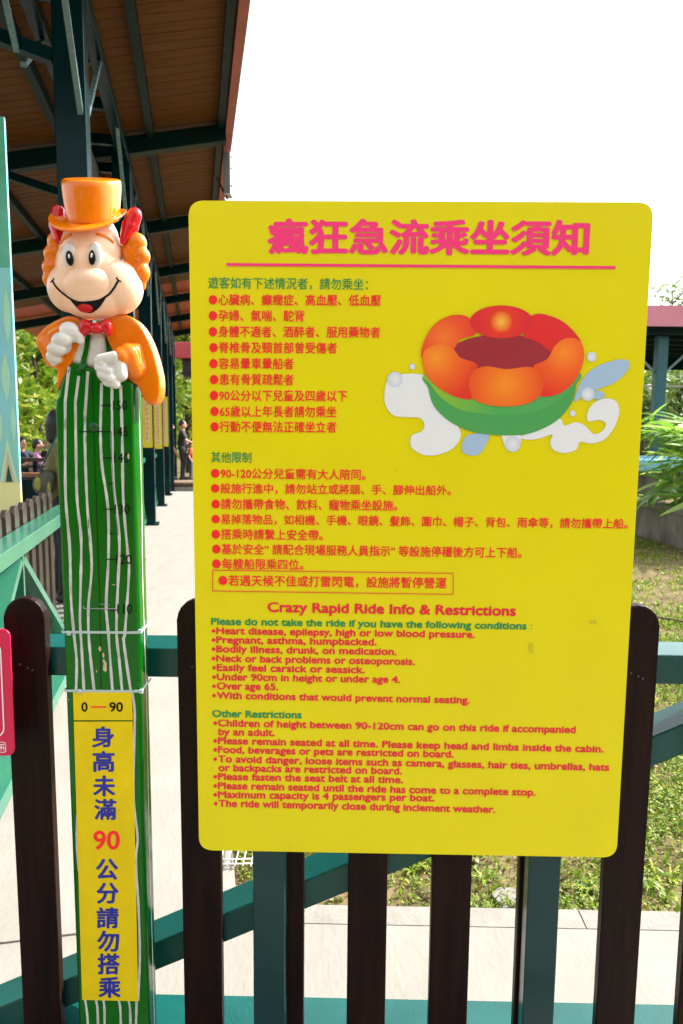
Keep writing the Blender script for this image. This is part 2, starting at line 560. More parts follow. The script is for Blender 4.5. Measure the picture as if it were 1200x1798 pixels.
# ================================================================== notice board
BD = 1.44
bo = E1 * .13 + E2 * BD + V((0, 0, 0))
N = -E2
B = lambda x, y: fen(x, y, BD)
M['signpost'] = mat('dark_teal_post', (0.003, 0.040, 0.042), 0.2, spec=.35, var=.2)
board = empty('notice_board', bo, 'large yellow ride notice board with pink title and picture of an inflatable tube', 'sign')
corn = rounded([B(331, 352), B(1148.5, 355), B(1083, 1506), B(350, 1493)], .027)
bm = prism(off([c + E2 * .0004 for c in corn], bo), E2 * .0045, bev=.0008)
pm = finish(bm, 'panel')
pm.materials.append(M['yellow']); pm.materials.append(M['edge'])
for p in pm.polygons:
    if abs(p.normal.dot(E2)) < .5:
        p.material_index = 1
link('panel', pm, None, board)
for px0, px1 in ((443, 500), (931, 988)):
    a, b = B(px0, 1510), B(px1, 1510)
    u = (a.dot(E1) + b.dot(E1)) / 2
    w = (b - a).length
    bar('post', V(E1 * u + E2 * (BD + .027)) - bo, V(E1 * u + E2 * (BD + .027) + V((0, 0, 1.75))) - bo, .040, w, E2, M['signpost'], board, bev=.003)

CJ = 1.0
def cj(body, x0, x1, ytop, ybot, ytop2=None, ybot2=None, m='red', bold=.018):
    yb2 = ybot2 if ybot2 else ybot + (x1 - x0) * .011
    text_on(body, M[m], board, B(x0, ybot), B(x1, yb2), B(x0, ytop), bold, origin=bo, nrm=N)
text_on('瘋狂急流乘坐須知', M['pink'], board, B(470, 447), B(1034, 450), B(470, 383), .038, name='title', origin=bo, nrm=N)
ribbon('title_rule', [B(398, 464.5), B(1081, 470)], .0052, M['pink'], board, N, .0011, bo)
cj('遊客如有下述情況者，請勿乘坐：', 366, 646, 486, 507, m='gprint', bold=.008)
rows_ = [('●心臟病、癲癇症、高血壓、低血壓', 367, 669, 516, 536), ('●孕婦、氣喘、駝背', 367, 535, 544, 564),
         ('●身體不適者、酒醉者、服用藥物者', 367, 668, 572, 592), ('●脊椎骨及頸首部曾受傷者', 368, 592, 600, 620),
         ('●容易暈車暈船者', 368, 516, 628, 648), ('●患有骨質疏鬆者', 369, 516, 656, 676),
         ('●90公分以下兒童及四歲以下', 369, 610, 684, 704), ('●65歲以上年長者請勿乘坐', 370, 591, 712, 732),
         ('●行動不便無法正確坐立者', 370, 591, 739, 759)]
for t, a, b, c, d in rows_:
    cj(t, a, b, c, d, ybot2=d + (b - a) * .005)
cj('其他限制', 371, 442, 793, 812, m='gprint', bold=.012)
rows_ = [('●90-120公分兒童需有大人陪同。', 371, 642, 821, 840, 843), ('●設施行進中，請勿站立或將頭、手、腳伸出船外。', 371, 792, 848, 866.5, 870.5),
         ('●請勿攜帶食物、飲料、寵物乘坐設施。', 372, 698, 875, 894, 897),
         ('●易掉落物品，如相機、手機、眼鏡、髮飾、圍巾、帽子、背包、雨傘等，請勿攜帶上船。', 372, 1102, 902, 920.5, 929),
         ('●搭乘時請繫上安全帶。', 372, 567, 928, 947, 949),
         ('●基於安全” 請配合現場服務人員指示” 等設施停穩後方可上下船。', 373, 916, 954, 973, 980),
         ('●每艘船限乘四位。', 373, 533, 980, 999, 1001), ('●若遇天候不佳或打雷閃電，設施將暫停營運', 384, 784, 1009, 1029, 1034)]
for t, a, b, c, d, e in rows_:
    cj(t, a, b, c, d, ybot2=e, m='red')
fr4 = [B(374, 1001), B(796, 1006.5), B(796, 1043.5), B(374, 1037.5)]
for i in range(4):
    d = (fr4[(i + 1) % 4] - fr4[i]).normalized() * .0008
    ribbon('text_frame', [fr4[i] - d, fr4[(i + 1) % 4] + d], .0016, M['crimson'], board, N, .0011 + .0001 * (i % 2), bo)
EN = [('Crazy Rapid Ride Info & Restrictions', 470, 906, 1074, 1081, 15.5, 'crimson'),
      ('Please do not take the ride if you have the following conditions', 371, 925, 1096.5, 1105, 10.5, 'gprint'),
      ('•Heart disease, epilepsy, high or low blood pressure.', 372, 834, 1113, 1120, 10.5, 'crimson'),
      ('•Pregnant, asthma, humpbacked.', 372, 662, 1129, 1133, 10.5, 'crimson'),
      ('•Bodily illness, drunk, on medication.', 372, 697, 1145, 1150, 10.5, 'crimson'),
      ('•Neck or back problems or osteoporosis.', 372, 729, 1161.5, 1167.5, 10.5, 'crimson'),
      ('•Easily feel carsick or seasick.', 373, 641, 1177.5, 1182, 10.5, 'crimson'),
      ('•Under 90cm in height or under age 4.', 373, 703, 1194, 1199, 10.5, 'crimson'),
      ('•Over age 65.', 373, 489, 1210, 1211.8, 10.5, 'crimson'),
      ('•With conditions that would prevent normal seating.', 373, 825, 1226.5, 1235, 10.5, 'crimson'),
      ('Other Restrictions', 373, 530, 1258.5, 1261, 11, 'gprint'),
      ('•Children of height between 90-120cm can go on this ride if accompanied', 375, 1011, 1275, 1287, 10.5, 'crimson'),
      ('by an adult.', 384, 483, 1290.5, 1292.5, 10.5, 'crimson'),
      ('•Please remain seated at all time. Please keep head and limbs inside the cabin.', 375, 1060, 1306, 1321, 10.5, 'crimson'),
      ('•Food, beverages or pets are restricted on board.', 375, 797, 1321.7, 1330, 10.5, 'crimson'),
      ('•To avoid danger, loose items such as camera, glasses, hair ties, umbrellas, hats', 375, 1070, 1338, 1353, 10.5, 'crimson'),
      ('or backpacks are restricted on board.', 384, 706, 1353.5, 1359.5, 10.5, 'crimson'),
      ('•Please fasten the seat belt at all time.', 375, 708, 1369, 1375, 10.5, 'crimson'),
      ('•Please remain seated until the ride has come to a complete stop.', 375, 941, 1385, 1397, 10.5, 'crimson'),
      ('•Maximum capacity is 4 passengers per boat.', 375, 763, 1400.5, 1407, 10.5, 'crimson'),
      ('•The ride will temporarily close during inclement weather.', 376, 870, 1416, 1427, 10.5, 'crimson')]
for t, a, b, c, d, h, m in EN:
    h = 16.6 if h > 15 else 11.8
    if t[0] == '•':
        flat('bullet', [B(a + 3.3 + 3.2 * cos(k * pi / 6), c - 5.2 + 3.2 * sin(k * pi / 6)) for k in range(12)], M[m], board, N, .0006, bo)
        t, a = t[1:], a + 8
    text_on(t, M[m], board, B(a, c), B(b, d), B(a, c - h), .030, capy=.71, origin=bo, nrm=N, xh=.66)
text_on(':', M['gprint'], board, B(932.5, 1105), B(934.5, 1105), B(932.5, 1097), .0, origin=bo, nrm=N)

# ---- picture of the tube
def grad_mat(name, c_in, c_mid, c_out, centre, rad):
    m = bpy.data.materials.new(name)
    m.use_nodes = True
    nt = m.node_tree
    b = nt.nodes['Principled BSDF']
    b.inputs['Roughness'].default_value = .4
    tc = nt.nodes.new('ShaderNodeTexCoord')
    sb = nt.nodes.new('ShaderNodeVectorMath'); sb.operation = 'DISTANCE'
    sb.inputs[1].default_value = tuple(centre)
    nt.links.new(tc.outputs['Object'], sb.inputs[0])
    mr = nt.nodes.new('ShaderNodeMath'); mr.operation = 'DIVIDE'
    mr.inputs[1].default_value = rad
    nt.links.new(sb.outputs['Value'], mr.inputs[0])
    cr = nt.nodes.new('ShaderNodeValToRGB')
    e = cr.color_ramp.elements
    e[0].color = (*c_in, 1); e[1].color = (*c_out, 1)
    k = e.new(.45); k.color = (*c_mid, 1)
    nt.links.new(mr.outputs[0], cr.inputs['Fac'])
    nt.links.new(cr.outputs[0], b.inputs['Base Color'])
    return m
def Z7(x, y):
    return B(660 + x / 2.2222, 340 + y / 2.2222)
def pic(name, pts, m, lift, smooth=True):
    q = [Z7(*p) for p in pts]
    if smooth:
        q = catmull(q, 5)
    return flat(name, q, m, board, N, lift, bo)
def ell(cx, cy, rx, ry, n=36):
    return [(cx + rx * cos(2 * pi * k / n), cy + ry * sin(2 * pi * k / n)) for k in range(n)]
pic('printed_splash', [(35, 775), (50, 725), (110, 704), (190, 708), (225, 740), (260, 820), (330, 925), (310, 985), (255, 1015), (190, 1020), (140, 990), (140, 945), (178, 928), (190, 900), (170, 875), (120, 872), (70, 865), (38, 825)], M['wprint'], .0008)
pic('printed_splash', [(335, 990), (350, 950), (390, 936), (442, 938), (432, 975), (405, 1015), (365, 1021), (340, 1008)], M['bprint'], .0008)
pic('printed_splash', [(495, 938), (560, 938), (566, 970), (555, 1000), (530, 1008), (508, 995), (497, 965)], M['wprint'], .0008)
pic('printed_splash', [(565, 947), (640, 922), (690, 880), (722, 880), (738, 905), (780, 892), (815, 905), (850, 938), (885, 925), (897, 897), (872, 883), (830, 888), (824, 860), (845, 822), (890, 800), (935, 808), (950, 850), (930, 912), (890, 960), (840, 975), (797, 968), (782, 998), (740, 1012), (697, 1002), (680, 972), (688, 940), (640, 955), (590, 960)], M['wprint'], .0008)
pic('printed_splash', [(775, 808), (800, 735), (850, 682), (925, 652), (980, 650), (987, 682), (935, 735), (855, 768), (800, 798)], M['bprint'], .0008)
pic('printed_splash', ell(868, 786, 26, 17, 16), M['bprint'], .0010, False)
for cx, cy, r in ((75, 725, 30), (143, 675, 12), (842, 637, 19), (827, 783, 26), (768, 857, 12), (535, 977, 30)):
    c = Z7(cx, cy) + N * .0012 - bo
    gm = grad_mat('printed_bubble', s2l(232, 232, 238), s2l(222, 223, 231), s2l(200, 208, 226), c, r / 2222 * 1.127)
    pic('printed_bubble', ell(cx, cy, r, r, 20), gm, .0012, False)
M['g1'] = mat('tube_green', s2l(74, 160, 84), .4)
M['g2'] = mat('tube_lime', s2l(92, 178, 84), .4)
M['hole'] = mat('tube_hole', s2l(158, 36, 50), .4)
pic('printed_tube', [(203, 700), (205, 760), (228, 830), (290, 890), (380, 930), (490, 943), (600, 935), (700, 890), (762, 820), (781, 750), (780, 690), (490, 640)], M['g1'], .0014)
lg = grad_mat('tube_lime_band', s2l(150, 190, 50), s2l(120, 182, 62), s2l(80, 170, 88), Z7(215, 770) + N * .0016 - bo, .13)
pic('printed_tube', [(203, 700), (215, 745), (260, 800), (340, 846), (470, 863), (600, 855), (700, 815), (765, 755), (780, 690), (490, 640)], lg, .0016)
pic('printed_tube', ell(490, 622, 200, 72), M['hole'], .0018, False)
rr_, oo_, yo = s2l(226, 34, 36), s2l(240, 84, 26), s2l(250, 150, 40)
def petal(pts, c, rad, cin, cm, co, lift):
    pic('printed_tube', pts, grad_mat('tube_petal', cin, cm, co, Z7(*c) + N * lift - bo, rad), lift)
petal([(180, 640), (184, 590), (225, 515), (290, 477), (350, 478), (385, 510), (388, 550), (330, 568), (302, 606), (250, 590), (205, 605)], (265, 560), .075, s2l(248, 120, 40), s2l(240, 84, 36), s2l(226, 40, 40), .0020)
petal([(580, 560), (585, 500), (610, 475), (655, 471), (730, 500), (790, 560), (797, 590), (740, 568), (702, 590), (685, 618), (640, 585), (605, 568)], (650, 560), .09, s2l(228, 34, 36), s2l(228, 38, 44), s2l(222, 44, 54), .0020)
petal(ell(490, 501, 123, 64, 24), (490, 500), .048, s2l(255, 190, 60), s2l(232, 52, 30), s2l(222, 34, 44), .0022)
petal([(183, 650), (195, 608), (250, 589), (298, 603), (330, 640), (383, 658), (398, 680), (372, 705), (362, 750), (376, 800), (320, 796), (250, 762), (200, 712)], (235, 640), .085, s2l(250, 150, 36), s2l(244, 104, 28), s2l(228, 48, 28), .0024)
petal([(615, 672), (668, 645), (700, 592), (745, 564), (793, 574), (812, 620), (800, 685), (760, 750), (700, 786), (640, 788), (654, 740), (640, 697)], (735, 620), .085, s2l(252, 140, 36), s2l(246, 96, 28), s2l(230, 44, 34), .0024)
petal([(398, 682), (440, 674), (510, 685), (590, 676), (635, 690), (654, 735), (640, 787), (590, 820), (500, 831), (420, 820), (378, 796), (362, 740), (372, 703)], (508, 745), .085, s2l(250, 146, 30), s2l(245, 112, 26), s2l(232, 60, 26), .0026)
# scuffs and stains on the board
M['scuff'] = mat('scuff', (0.62, 0.53, 0.01), 0.6)
for x, y, w, h in ((1042, 1092, 9, 4), (933, 1138, 5, 10), (380, 1058, 1.2, 2), (386, 1060, 1.3, 1.6), (399, 1058, 1.2, 1.2), (446, 775, 1.5, 2), (697, 826, 3, 1.2), (510, 1483, 3, 1.3), (358, 1466, 1.3, 1.2)):
    q = [B(x + w * cos(a) * rnd.uniform(.6, 1.1), y + h * sin(a) * rnd.uniform(.6, 1.1)) for a in [k * pi / 4 for k in range(8)]]
    flat('stain', q, M['scuff'], board, N, .0011, bo)

# ================================================================== magenta board at the left edge
so_ = E1 * -.72 + E2 * BD
mb = empty('magenta_sign', so_, 'magenta sign with white rounded outline cut off by the left edge', 'sign')
c4 = rounded([B(-190, 1103), B(17, 1105), B(26, 1327), B(-180, 1325)], .016)
link('panel', finish(prism(off(c4, so_), E2 * .004, bev=.0008), 'panel'), M['magenta'], mb)
c4 = rounded([B(-175, 1125), B(1, 1127), B(8, 1293), B(-168, 1292)], .02, 8)
ribbon('outline', c4 + [c4[0]], .0028, M['wprint'], mb, N, .001, so_)
c4 = rounded([B(-24, 1302), B(10, 1303), B(11, 1320.5), B(-24, 1320)], .004, 4)
ribbon('emblem_outline', c4 + [c4[0]], .0016, M['wprint'], mb, N, .001, so_)
M['seal'] = mat('seal_print', s2l(225, 60, 60), .4)
for a, b in (((-1, 1307), (8, 1307)), ((3, 1307), (3, 1317)), ((-1, 1312), (6, 1312)), ((7, 1310), (8, 1317))):
    ribbon('emblem', [B(*a), B(*b)], .0018, M['wprint'], mb, N, .0013, so_)

# ================================================================== height gauge with the painted figure
GD = 1.43
G = lambda x, y, dy=0.0: at(x, y, GD) + V((0, dy, 0))
GN = V((0, -1, 0))
go = at(180, 1000, GD); go.z = 0
gauge = empty('height_gauge', go, 'green striped height measuring post topped by a painted figure in an orange top hat', 'height gauge')
cx_ = at(176, 1050, GD).x
HW = .0775
GY0, GY1 = GD, GD + .066
ztop_g = at(170, 705, GD).z
bm = bmesh.new()
lv = [(None, 101, 247), (720, 101, 247), (705, 101, 247), (695, 101, 246), (686, 102, 244), (676, 104, 240), (668, 107, 232), (660, 111, 206), (652, 115, 178), (645, 120, 154), (640, 124, 138), (638, 127, 132)]
rs = []
for y, xl, xr_ in lv:
    z = 0 if y is None else G(170, y).z
    a_ = max(cx_ - HW, G(xl, y or 720).x)
    b_ = min(cx_ + HW, G(xr_, y or 720).x)
    if y is None or y > 700: a_, b_ = cx_ - HW, cx_ + HW
    rr = min(.011, (b_ - a_) * .3)
    rs.append([bm.verts.new(p - go) for p in rounded([V((a_, GY0, z)), V((b_, GY0, z)), V((b_, GY1, z)), V((a_, GY1, z))], rr, 5)])
for r1, r2 in zip(rs, rs[1:]):
    n_ = len(r1)
    for k in range(n_):
        bm.faces.new((r1[k], r1[(k + 1) % n_], r2[(k + 1) % n_], r2[k]))
bm.faces.new(rs[-1]); bm.faces.new(rs[0][::-1])
post_o = link('post', finish(bm, 'post', False), M['green'], gauge)
for p in post_o.data.polygons:
    p.use_smooth = abs(p.normal.y) < .97 and abs(p.normal.z) < .8
def gx(v):   # keep marks on the front face
    return V((min(max(v.x, cx_ - HW + .006), cx_ + HW - .006), v.y, v.z))
stripes = [
    [(115, 707), (115, 792), (116, 877), (123, 962), (125, 1047), (130, 1109), (135, 1160), (134, 1213)],
    [(133, 707), (134, 792), (136, 877), (143, 947), (142, 1030), (141, 1090), (144, 1140), (148, 1213)],
    [(150, 721), (150, 792), (154, 891), (161.5, 990), (156, 1061), (156, 1109), (160, 1160), (166, 1213)],
    [(178, 704), (177, 763), (180, 820), (190, 891), (191, 976), (187, 1061), (191, 1115), (198, 1213)],
    [(197.3, 704), (197.5, 763), (200, 848), (210, 947), (208, 1018), (205, 1105), (210, 1160), (215, 1213)],
    [(213.2, 704), (215, 763), (217, 877), (224, 962), (227, 1004), (220, 1109), (218, 1128), (230, 1213)]]
for i, st in enumerate(stripes):
    ribbon('stripe', catmull([gx(G(*p)) for p in st], 6, False), .0053, M['stripe'], gauge, GN, .0006, go, .18, i)
for i, st in enumerate([[(150, 1755), (153, 1775), (155, 1800), (156, 1830)], [(169, 1755), (172, 1775), (173, 1830)], [(182, 1755), (184, 1775), (184, 1830)],
                        [(209, 1755), (212, 1775), (213, 1830)], [(226, 1755), (229, 1775), (230, 1830)], [(240, 1755), (240, 1775), (238, 1830)]]):
    ribbon('stripe', catmull([gx(G(*p)) for p in st], 5, False), .0050, M['stripe'], gauge, GN, .0006, go, .15, i)
ribbon('stripe', catmull([gx(G(*p)) for p in [(233, 1216), (237, 1250), (236, 1310), (235, 1400), (242, 1470), (239, 1510), (244, 1600), (246, 1680), (243, 1757)]], 6, False), .005, M['stripe'], gauge, GN, .0006, go, .1, 3)
ribbon('stripe', catmull([gx(G(*p)) for p in [(136, 1430), (135, 1480), (139, 1530)]], 6, False), .004, M['stripe'], gauge, GN, .0006, go, .1, 3)
xs_ = cx_ + HW
zz = [1.50, 1.3, 1.15, 1.0, .85, .6, .35, .05]
ribbon('stripe', catmull([V((xs_, GY0 + .035 + .004 * sin(k * 2.1), z)) for k, z in enumerate(zz)], 6, False), .005, M['stripe'], gauge, V((1, 0, 0)), .0006, go, .15, 5)
ribbon('seam', [gx(G(*p)) for p in [(164, 702), (165, 760), (168, 830), (172, 950), (176, 1060), (178, 1213)]], .0011, M['black'], gauge, GN, .0008, go)
for t, x, y, w in (('150', 211, 712, 25), ('145', 212.5, 758, 25), ('140', 214, 804, 26), ('130', 215, 894, 26), ('120', 218, 982, 27), ('110', 219.5, 1069, 26)):
    text_on(t, M['black'], gauge, G(x - w / 2, y + 8.5), G(x + w / 2, y + 8.5), G(x - w / 2, y - 8.5), .007, name='height_mark', origin=go, nrm=GN, lift=.0009)
for a, b, y, w in ((178, 196, 712, 2.4), (136, 196, 758, 1.8), (181, 197, 804, 1.8), (191, 199, 849, 1.8), (185, 200, 894, 1.8), (193, 202, 937, 1.8), (188, 204, 982, 1.8), (189, 206, 1071, 2.2)):
    ribbon('height_tick', [G(a, y), G(b, y)], w / 893, M['black'], gauge, GN, .0010, go)
ribbon('height_tick', catmull([G(*p) for p in [(196, 758), (198, 830), (203, 890), (208, 940)]], 4, False), .0009, M['black'], gauge, GN, .0010, go)
ribbon('height_tick', [G(197.5, 1026.5), G(203, 1026.5)], .0013, M['chip'], gauge, GN, .0010, go)
for pts in ([(147, 1064), (148, 1068), (206, 1069)], [(176, 1060), (192, 1062)]):
    bm = bmesh.new()
    tube_bm(bm, [G(*p, -.0015) - go for p in pts], .0008, 6)
    link('wire', finish(bm, 'wire', True), M['metal'], gauge)
for i, (x, y, w, h) in enumerate(((176, 1139, 3, 5), (182, 1150, 2.4, 6), (185, 1171, 4, 11), (183, 1160, 2, 5), (170, 1178, 1, 4), (121, 1228, 1.6, 1.2), (246, 812, 1, 2), (226, 802, 1.6, 7), (223, 968, 1.6, 5), (150, 735, 1.8, 8), (151, 772, 1.6, 9), (115, 745, 1.6, 12), (156, 920, 1.8, 12), (157, 945, 1.6, 10))):
    q = [gx(G(x + w * cos(a) * rnd.uniform(.5, 1.15), y + h * sin(a) * rnd.uniform(.6, 1.1))) for a in [k * pi / 5 for k in range(10)]]
    flat('paint_chip', q, M['chip'] if i < 9 else M['bolt'] if 0 else M['scuffg'] if 'scuffg' in M else M.setdefault('scuffg', mat('grey_wear', (.25, .25, .22), .7)), gauge, GN, .0011, go)
bm = bmesh.new()
c = G(165, 750) - go
bmesh.ops.create_uvsphere(bm, u_segments=16, v_segments=8, radius=1, matrix=Matrix.Translation(c) @ Matrix.Diagonal((.0095, .004, .010, 1)))
M['dgreen'] = mat('dark_green_paint', (.002, .055, .008), .3)
link('old_fitting', finish(bm, 'old_fitting', True), M['dgreen'], gauge)

# placards
for q4 in ([(129, 1215), (232, 1215), (233.5, 1264), (130.5, 1264)], [(130.5, 1267), (233.5, 1266.5), (243, 1757), (145, 1754.5)]):
    link('placard', finish(prism([G(*p, -.002) - go for p in q4], V((0, .0022, 0)), bev=.0004), 'placard'), M['plate'], gauge)
def gt(t, m, xl, xr, yt, yb, bold=.02):
    text_on(t, M[m], gauge, G(xl, yb), G(xr, yb), G(xl, yt), bold, origin=go, nrm=GN, lift=.0026)
gt('0', 'black', 144, 155, 1232, 1249, .022)
gt('90', 'black', 193, 217, 1232, 1249, .022)
ribbon('placard_dash', [G(161, 1240.5), G(188, 1240.5)], .0030, M['red'], gauge, GN, .0026, go)
for ch, x, y in (('身', 182, 1293), ('高', 183, 1336), ('未', 184, 1379), ('滿', 186, 1420), ('公', 189, 1525), ('分', 190, 1567), ('請', 190, 1610), ('勿', 191, 1651), ('搭', 192, 1691), ('乘', 193.5, 1732)):
    gt(ch, 'blue', x - 19.5, x + 19.5, y - 18.5, y + 18.5, .030)
gt('90', 'red', 165, 211.5, 1457, 1491, .02)
# nylon ties
for py, h1, h2 in ((1110, (122, 1111), (247, 1108)), (1213, (141, 1213), (249, 1213))):
    zc = at(180, py, GD).z
    for yy, nm in ((GY0 - .0008, 'tie'),):
        box('cable_tie', V((cx_, GY0 - .0012, zc)), (2 * HW + .003, .0016, .0048), M['tie'], gauge, origin=go)
        box('cable_tie', V((cx_ + HW + .0012, (GY0 + GY1) / 2 + .004, zc)), (.0016, .075, .0048), M['tie'], gauge, origin=go)
        box('cable_tie', V((cx_ - HW - .0012, (GY0 + GY1) / 2 + .004, zc)), (.0016, .075, .0048), M['tie'], gauge, origin=go)
    for hp in (h1, h2):
        p = G(*hp, -.003)
        box('tie_head', p, (.008, .006, .009), M['tie'], gauge, origin=go, bev=.0015)

# ---- the figure on top (one sculpted relief, painted)
S = 1 / 900.0
def P(x, y, d=0.0):
    return at(x, y, GD + d)
def E(x, y, rx, ry, d=0.0, rd=None, tilt=0):
    rd = rd if rd is not None else (rx + ry) / 2
    return ('e', P(x, y, d), (rx * S, rd * S, ry * S), tilt)
def C(x, y, r, x2, y2, r2, d=0.0, d2=None):
    return ('c', P(x, y, d), r * S, P(x2, y2, d if d2 is None else d2), r2 * S)
def fig(name, prims, m, voxel=.0028, smooth=5):
    o = blob(name, prims, m, gauge, voxel, smooth, go)
    return o
# jacket
def PL(pts, d0, d1, seg=4):
    return ('p', catmull([P(x, y, d0) for x, y in pts], seg), V((0, d1 - d0, 0)))
fig('jacket', [PL([(120, 554), (142, 560), (150, 580), (146, 600), (136, 618), (124, 640), (108, 672), (100, 688), (100, 664), (98, 647), (82, 642), (72, 622), (62, 597), (76, 576), (98, 562)], .004, .052)], M['orange'], .003, 5)
fig('jacket', [PL([(186, 558), (222, 553), (244, 568), (260, 594), (273, 630), (281, 668), (279, 698), (267, 712), (253, 702), (240, 676), (224, 668), (206, 640), (196, 614), (186, 590)], .004, .052)], M['orange'], .003, 7)
fig('sleeve', [C(228, 614, 15, 214, 628, 18, .012, -.014), C(226, 622, 19, 238, 652, 16, -.006, .002), C(240, 612, 12, 248, 648, 13, .008, .008)], M['orange'], .0026, 8)
fig('sleeve', [C(80, 598, 12, 104, 632, 12, .012, .004), C(96, 586, 12, 110, 580, 12, .012, .008)], M['orange'], .0026, 8)
# shirt
shirt = fig('shirt', [C(150, 600, 20, 145, 630, 20, .026), C(172, 600, 22, 168, 632, 20, .026), C(186, 600, 14, 184, 622, 14, .026)], M['gwhite'])
def surf(o):
    bmx = bmesh.new(); bmx.from_mesh(o.data)
    t = BVHTree.FromBMesh(bmx)
    bmx.free()
    return t
def drape(name, polys, trees, m, lift=.0008, cuts=3, solid=0.0):
    """a painted shape laid onto the relief from the front"""
    bmx = bmesh.new()
    for pts in polys:
        vs_ = [V((p.x - go.x, 0, p.z - go.z)) for p in pts]
        tri = tessellate_polygon([vs_])
        vb = [bmx.verts.new(v) for v in vs_]
        for t in tri:
            try: bmx.faces.new([vb[i] for i in t])
            except ValueError: pass
    bmesh.ops.subdivide_edges(bmx, edges=bmx.edges[:], cuts=cuts, use_grid_fill=True)
    last = None
    for v in bmx.verts:
        best = None
        for t in trees:
            h = t.ray_cast(V((v.co.x, -3 , v.co.z)), V((0, 1, 0)))
            if h[0] is not None and (best is None or h[0].y < best[0].y):
                best = h
        if best:
            v.co = best[0] + best[1] * lift if best[1].y < 0 else best[0] - best[1] * lift
            last = v.co.y
        else:
            v.co.y = last if last is not None else 0
    return link(name, finish(bmx, name, True, False), m, gauge)
def strip_poly(pts, w):
    pts = [V(p) for p in pts]
    L, Rr = [], []
    for i, p in enumerate(pts):
        d = (pts[min(i + 1, len(pts) - 1)] - pts[max(i - 1, 0)]).normalized()
        s = V((-d.z, 0, d.x))
        ww = w[i] if isinstance(w, list) else w
        L.append(p + s * ww / 2 * S)
        Rr.append(p - s * ww / 2 * S)
    return [[L[i], L[i + 1], Rr[i + 1], Rr[i]] for i in range(len(pts) - 1)]
gz = lambda pts: [P(*p) for p in pts]
# braces
st_ = surf(shirt)
tt_ = surf(post_o)
drape('trouser_brace', strip_poly(catmull(gz([(155, 588), (152, 610), (146, 634), (141, 656)]), 3, False), 10), [st_, tt_], M['green'], .003, 1)
drape('trouser_brace', strip_poly(catmull(gz([(185, 590), (187, 605), (188, 624)]), 3, False), 9), [st_, tt_], M['green'], .003, 1)
for x0, y0, x1, y1 in ((122, 644, 115, 707), (139, 660, 133, 707), (155, 652, 150.5, 721), (179, 672, 178, 720), (197, 680, 197.4, 720), (212.5, 676, 213.7, 720)):
    drape('stripe', strip_poly(gz([(x0, y0), ((x0 + x1) / 2, (y0 + y1) / 2), (x1, y1)]), 5.2), [tt_], M['stripe'], .0010, 1)
drape('seam', strip_poly(gz([(163, 655), (164, 705)]), 1.1), [tt_], M['black'], .0012, 1)
bm = bmesh.new()
c = P(139, 650, -.006) - go
bmesh.ops.create_uvsphere(bm, u_segments=12, v_segments=8, radius=.0045, matrix=Matrix.Translation(c) @ Matrix.Diagonal((1, .6, 1, 1)))
link('button', finish(bm, 'button', True), M['dgreen'], gauge)
# horns, hair
fig('horn', [C(103, 372, 12, 100, 395, 13, .03, .015), C(99, 395, 13, 104, 421, 8, .015, .0)], M['ored'])
fig('horn', [C(237, 377, 12.5, 229, 399, 14, .016), C(229, 398, 15, 217, 424, 7, .016, .004)], M['ored'])
fig('hair', [E(240, 427, 18, 18, .018, 16), E(249, 450, 15, 16, .018, 16), E(250, 478, 13.5, 18, .018, 16), C(232, 440, 18, 240, 492, 14, .022), C(247, 484, 12, 251, 504, 6, .02)], M['orange'], .0024, 4)
fig('hair', [E(100, 424, 16, 17, .018, 15), E(92, 446, 14.5, 16, .018, 15), E(88, 470, 13, 16, .018, 15), E(87, 490, 11, 15, .018, 14), C(108, 430, 16, 98, 490, 14, .022)], M['orange'], .0024, 4)
# face
face = fig('face', [E(161, 440, 55, 48, .02, 44), C(160, 420, 48, 161, 470, 60, .03, .03), E(124, 506, 39, 42, .012, 38), E(209, 505, 42, 46, .012, 40),
                    E(167, 522, 60, 39, .008, 42), E(170, 543, 40, 19, .012, 30)], M['skin'], .0026, 10)
ft = surf(face)
nose = fig('nose', [E(154, 500, 44, 31, -.022, 19), E(154, 494, 34, 20, -.026, 17)], M['skin'], .0026, 6)
def front(tree, x, y):
    p = P(x, y) - go
    h = tree.ray_cast(V((p.x, -3, p.z)), V((0, 1, 0)))
    return h[0] + go
for ex, ey, rx, ry in ((132.5, 453, 12, 21), (176, 453, 12.3, 21)):
    c = front(ft, ex, ey)
    fig('eye', [('e', c + V((0, .0015, 0)), (rx * S, .006, ry * S), 0.0)], M['gwhite'], .0016, 3)
for ex, ey, rx, ry, t in ((135, 461, 6.5, 12.5, -.12), (173, 459.5, 6, 12.5, .06)):
    c = front(ft, ex, ey)
    fig('pupil', [('e', c + V((0, -.0035, 0)), (rx * S, .004, ry * S), t)], M['black'], .0012, 2)
    fig('eye_glint', [('e', c + V((.0, -.0068, .003)), (1.7 * S, .0016, 4.2 * S), t)], M['gwhite'], .0006, 1)
for pts in ([(111, 429), (118, 423), (125, 419.5), (131, 418)], [(178, 416), (186, 417.5), (194, 421), (200, 426)]):
    pr = []
    for a, b in zip(pts, pts[1:]):
        pa, pb = front(ft, *a), front(ft, *b)
        pr.append(('c', pa, .0034, pb, .0034))
    fig('eyebrow', pr, M['orange'], .0014, 2)
nt_ = surf(nose)
lipL = catmull(gz([(102, 497), (108, 507), (120, 519), (136, 530), (150, 536), (166, 537), (184, 533), (200, 522), (211, 509), (217, 497)]), 4, False)
drape('smile', strip_poly(lipL, 3.2) + strip_poly(gz([(98, 500), (102, 497), (105, 493)]), 2.4) + strip_poly(gz([(213, 493), (217, 498), (221, 500)]), 2.4), [ft], M['black'], .0010, 1)
drape('mouth', [catmull(gz([(134, 528), (150, 534), (168, 534), (184, 531), (197, 524), (190, 536), (180, 546), (166, 552), (152, 549), (142, 540)]), 3)], [ft], M['black'], .0016, 3)
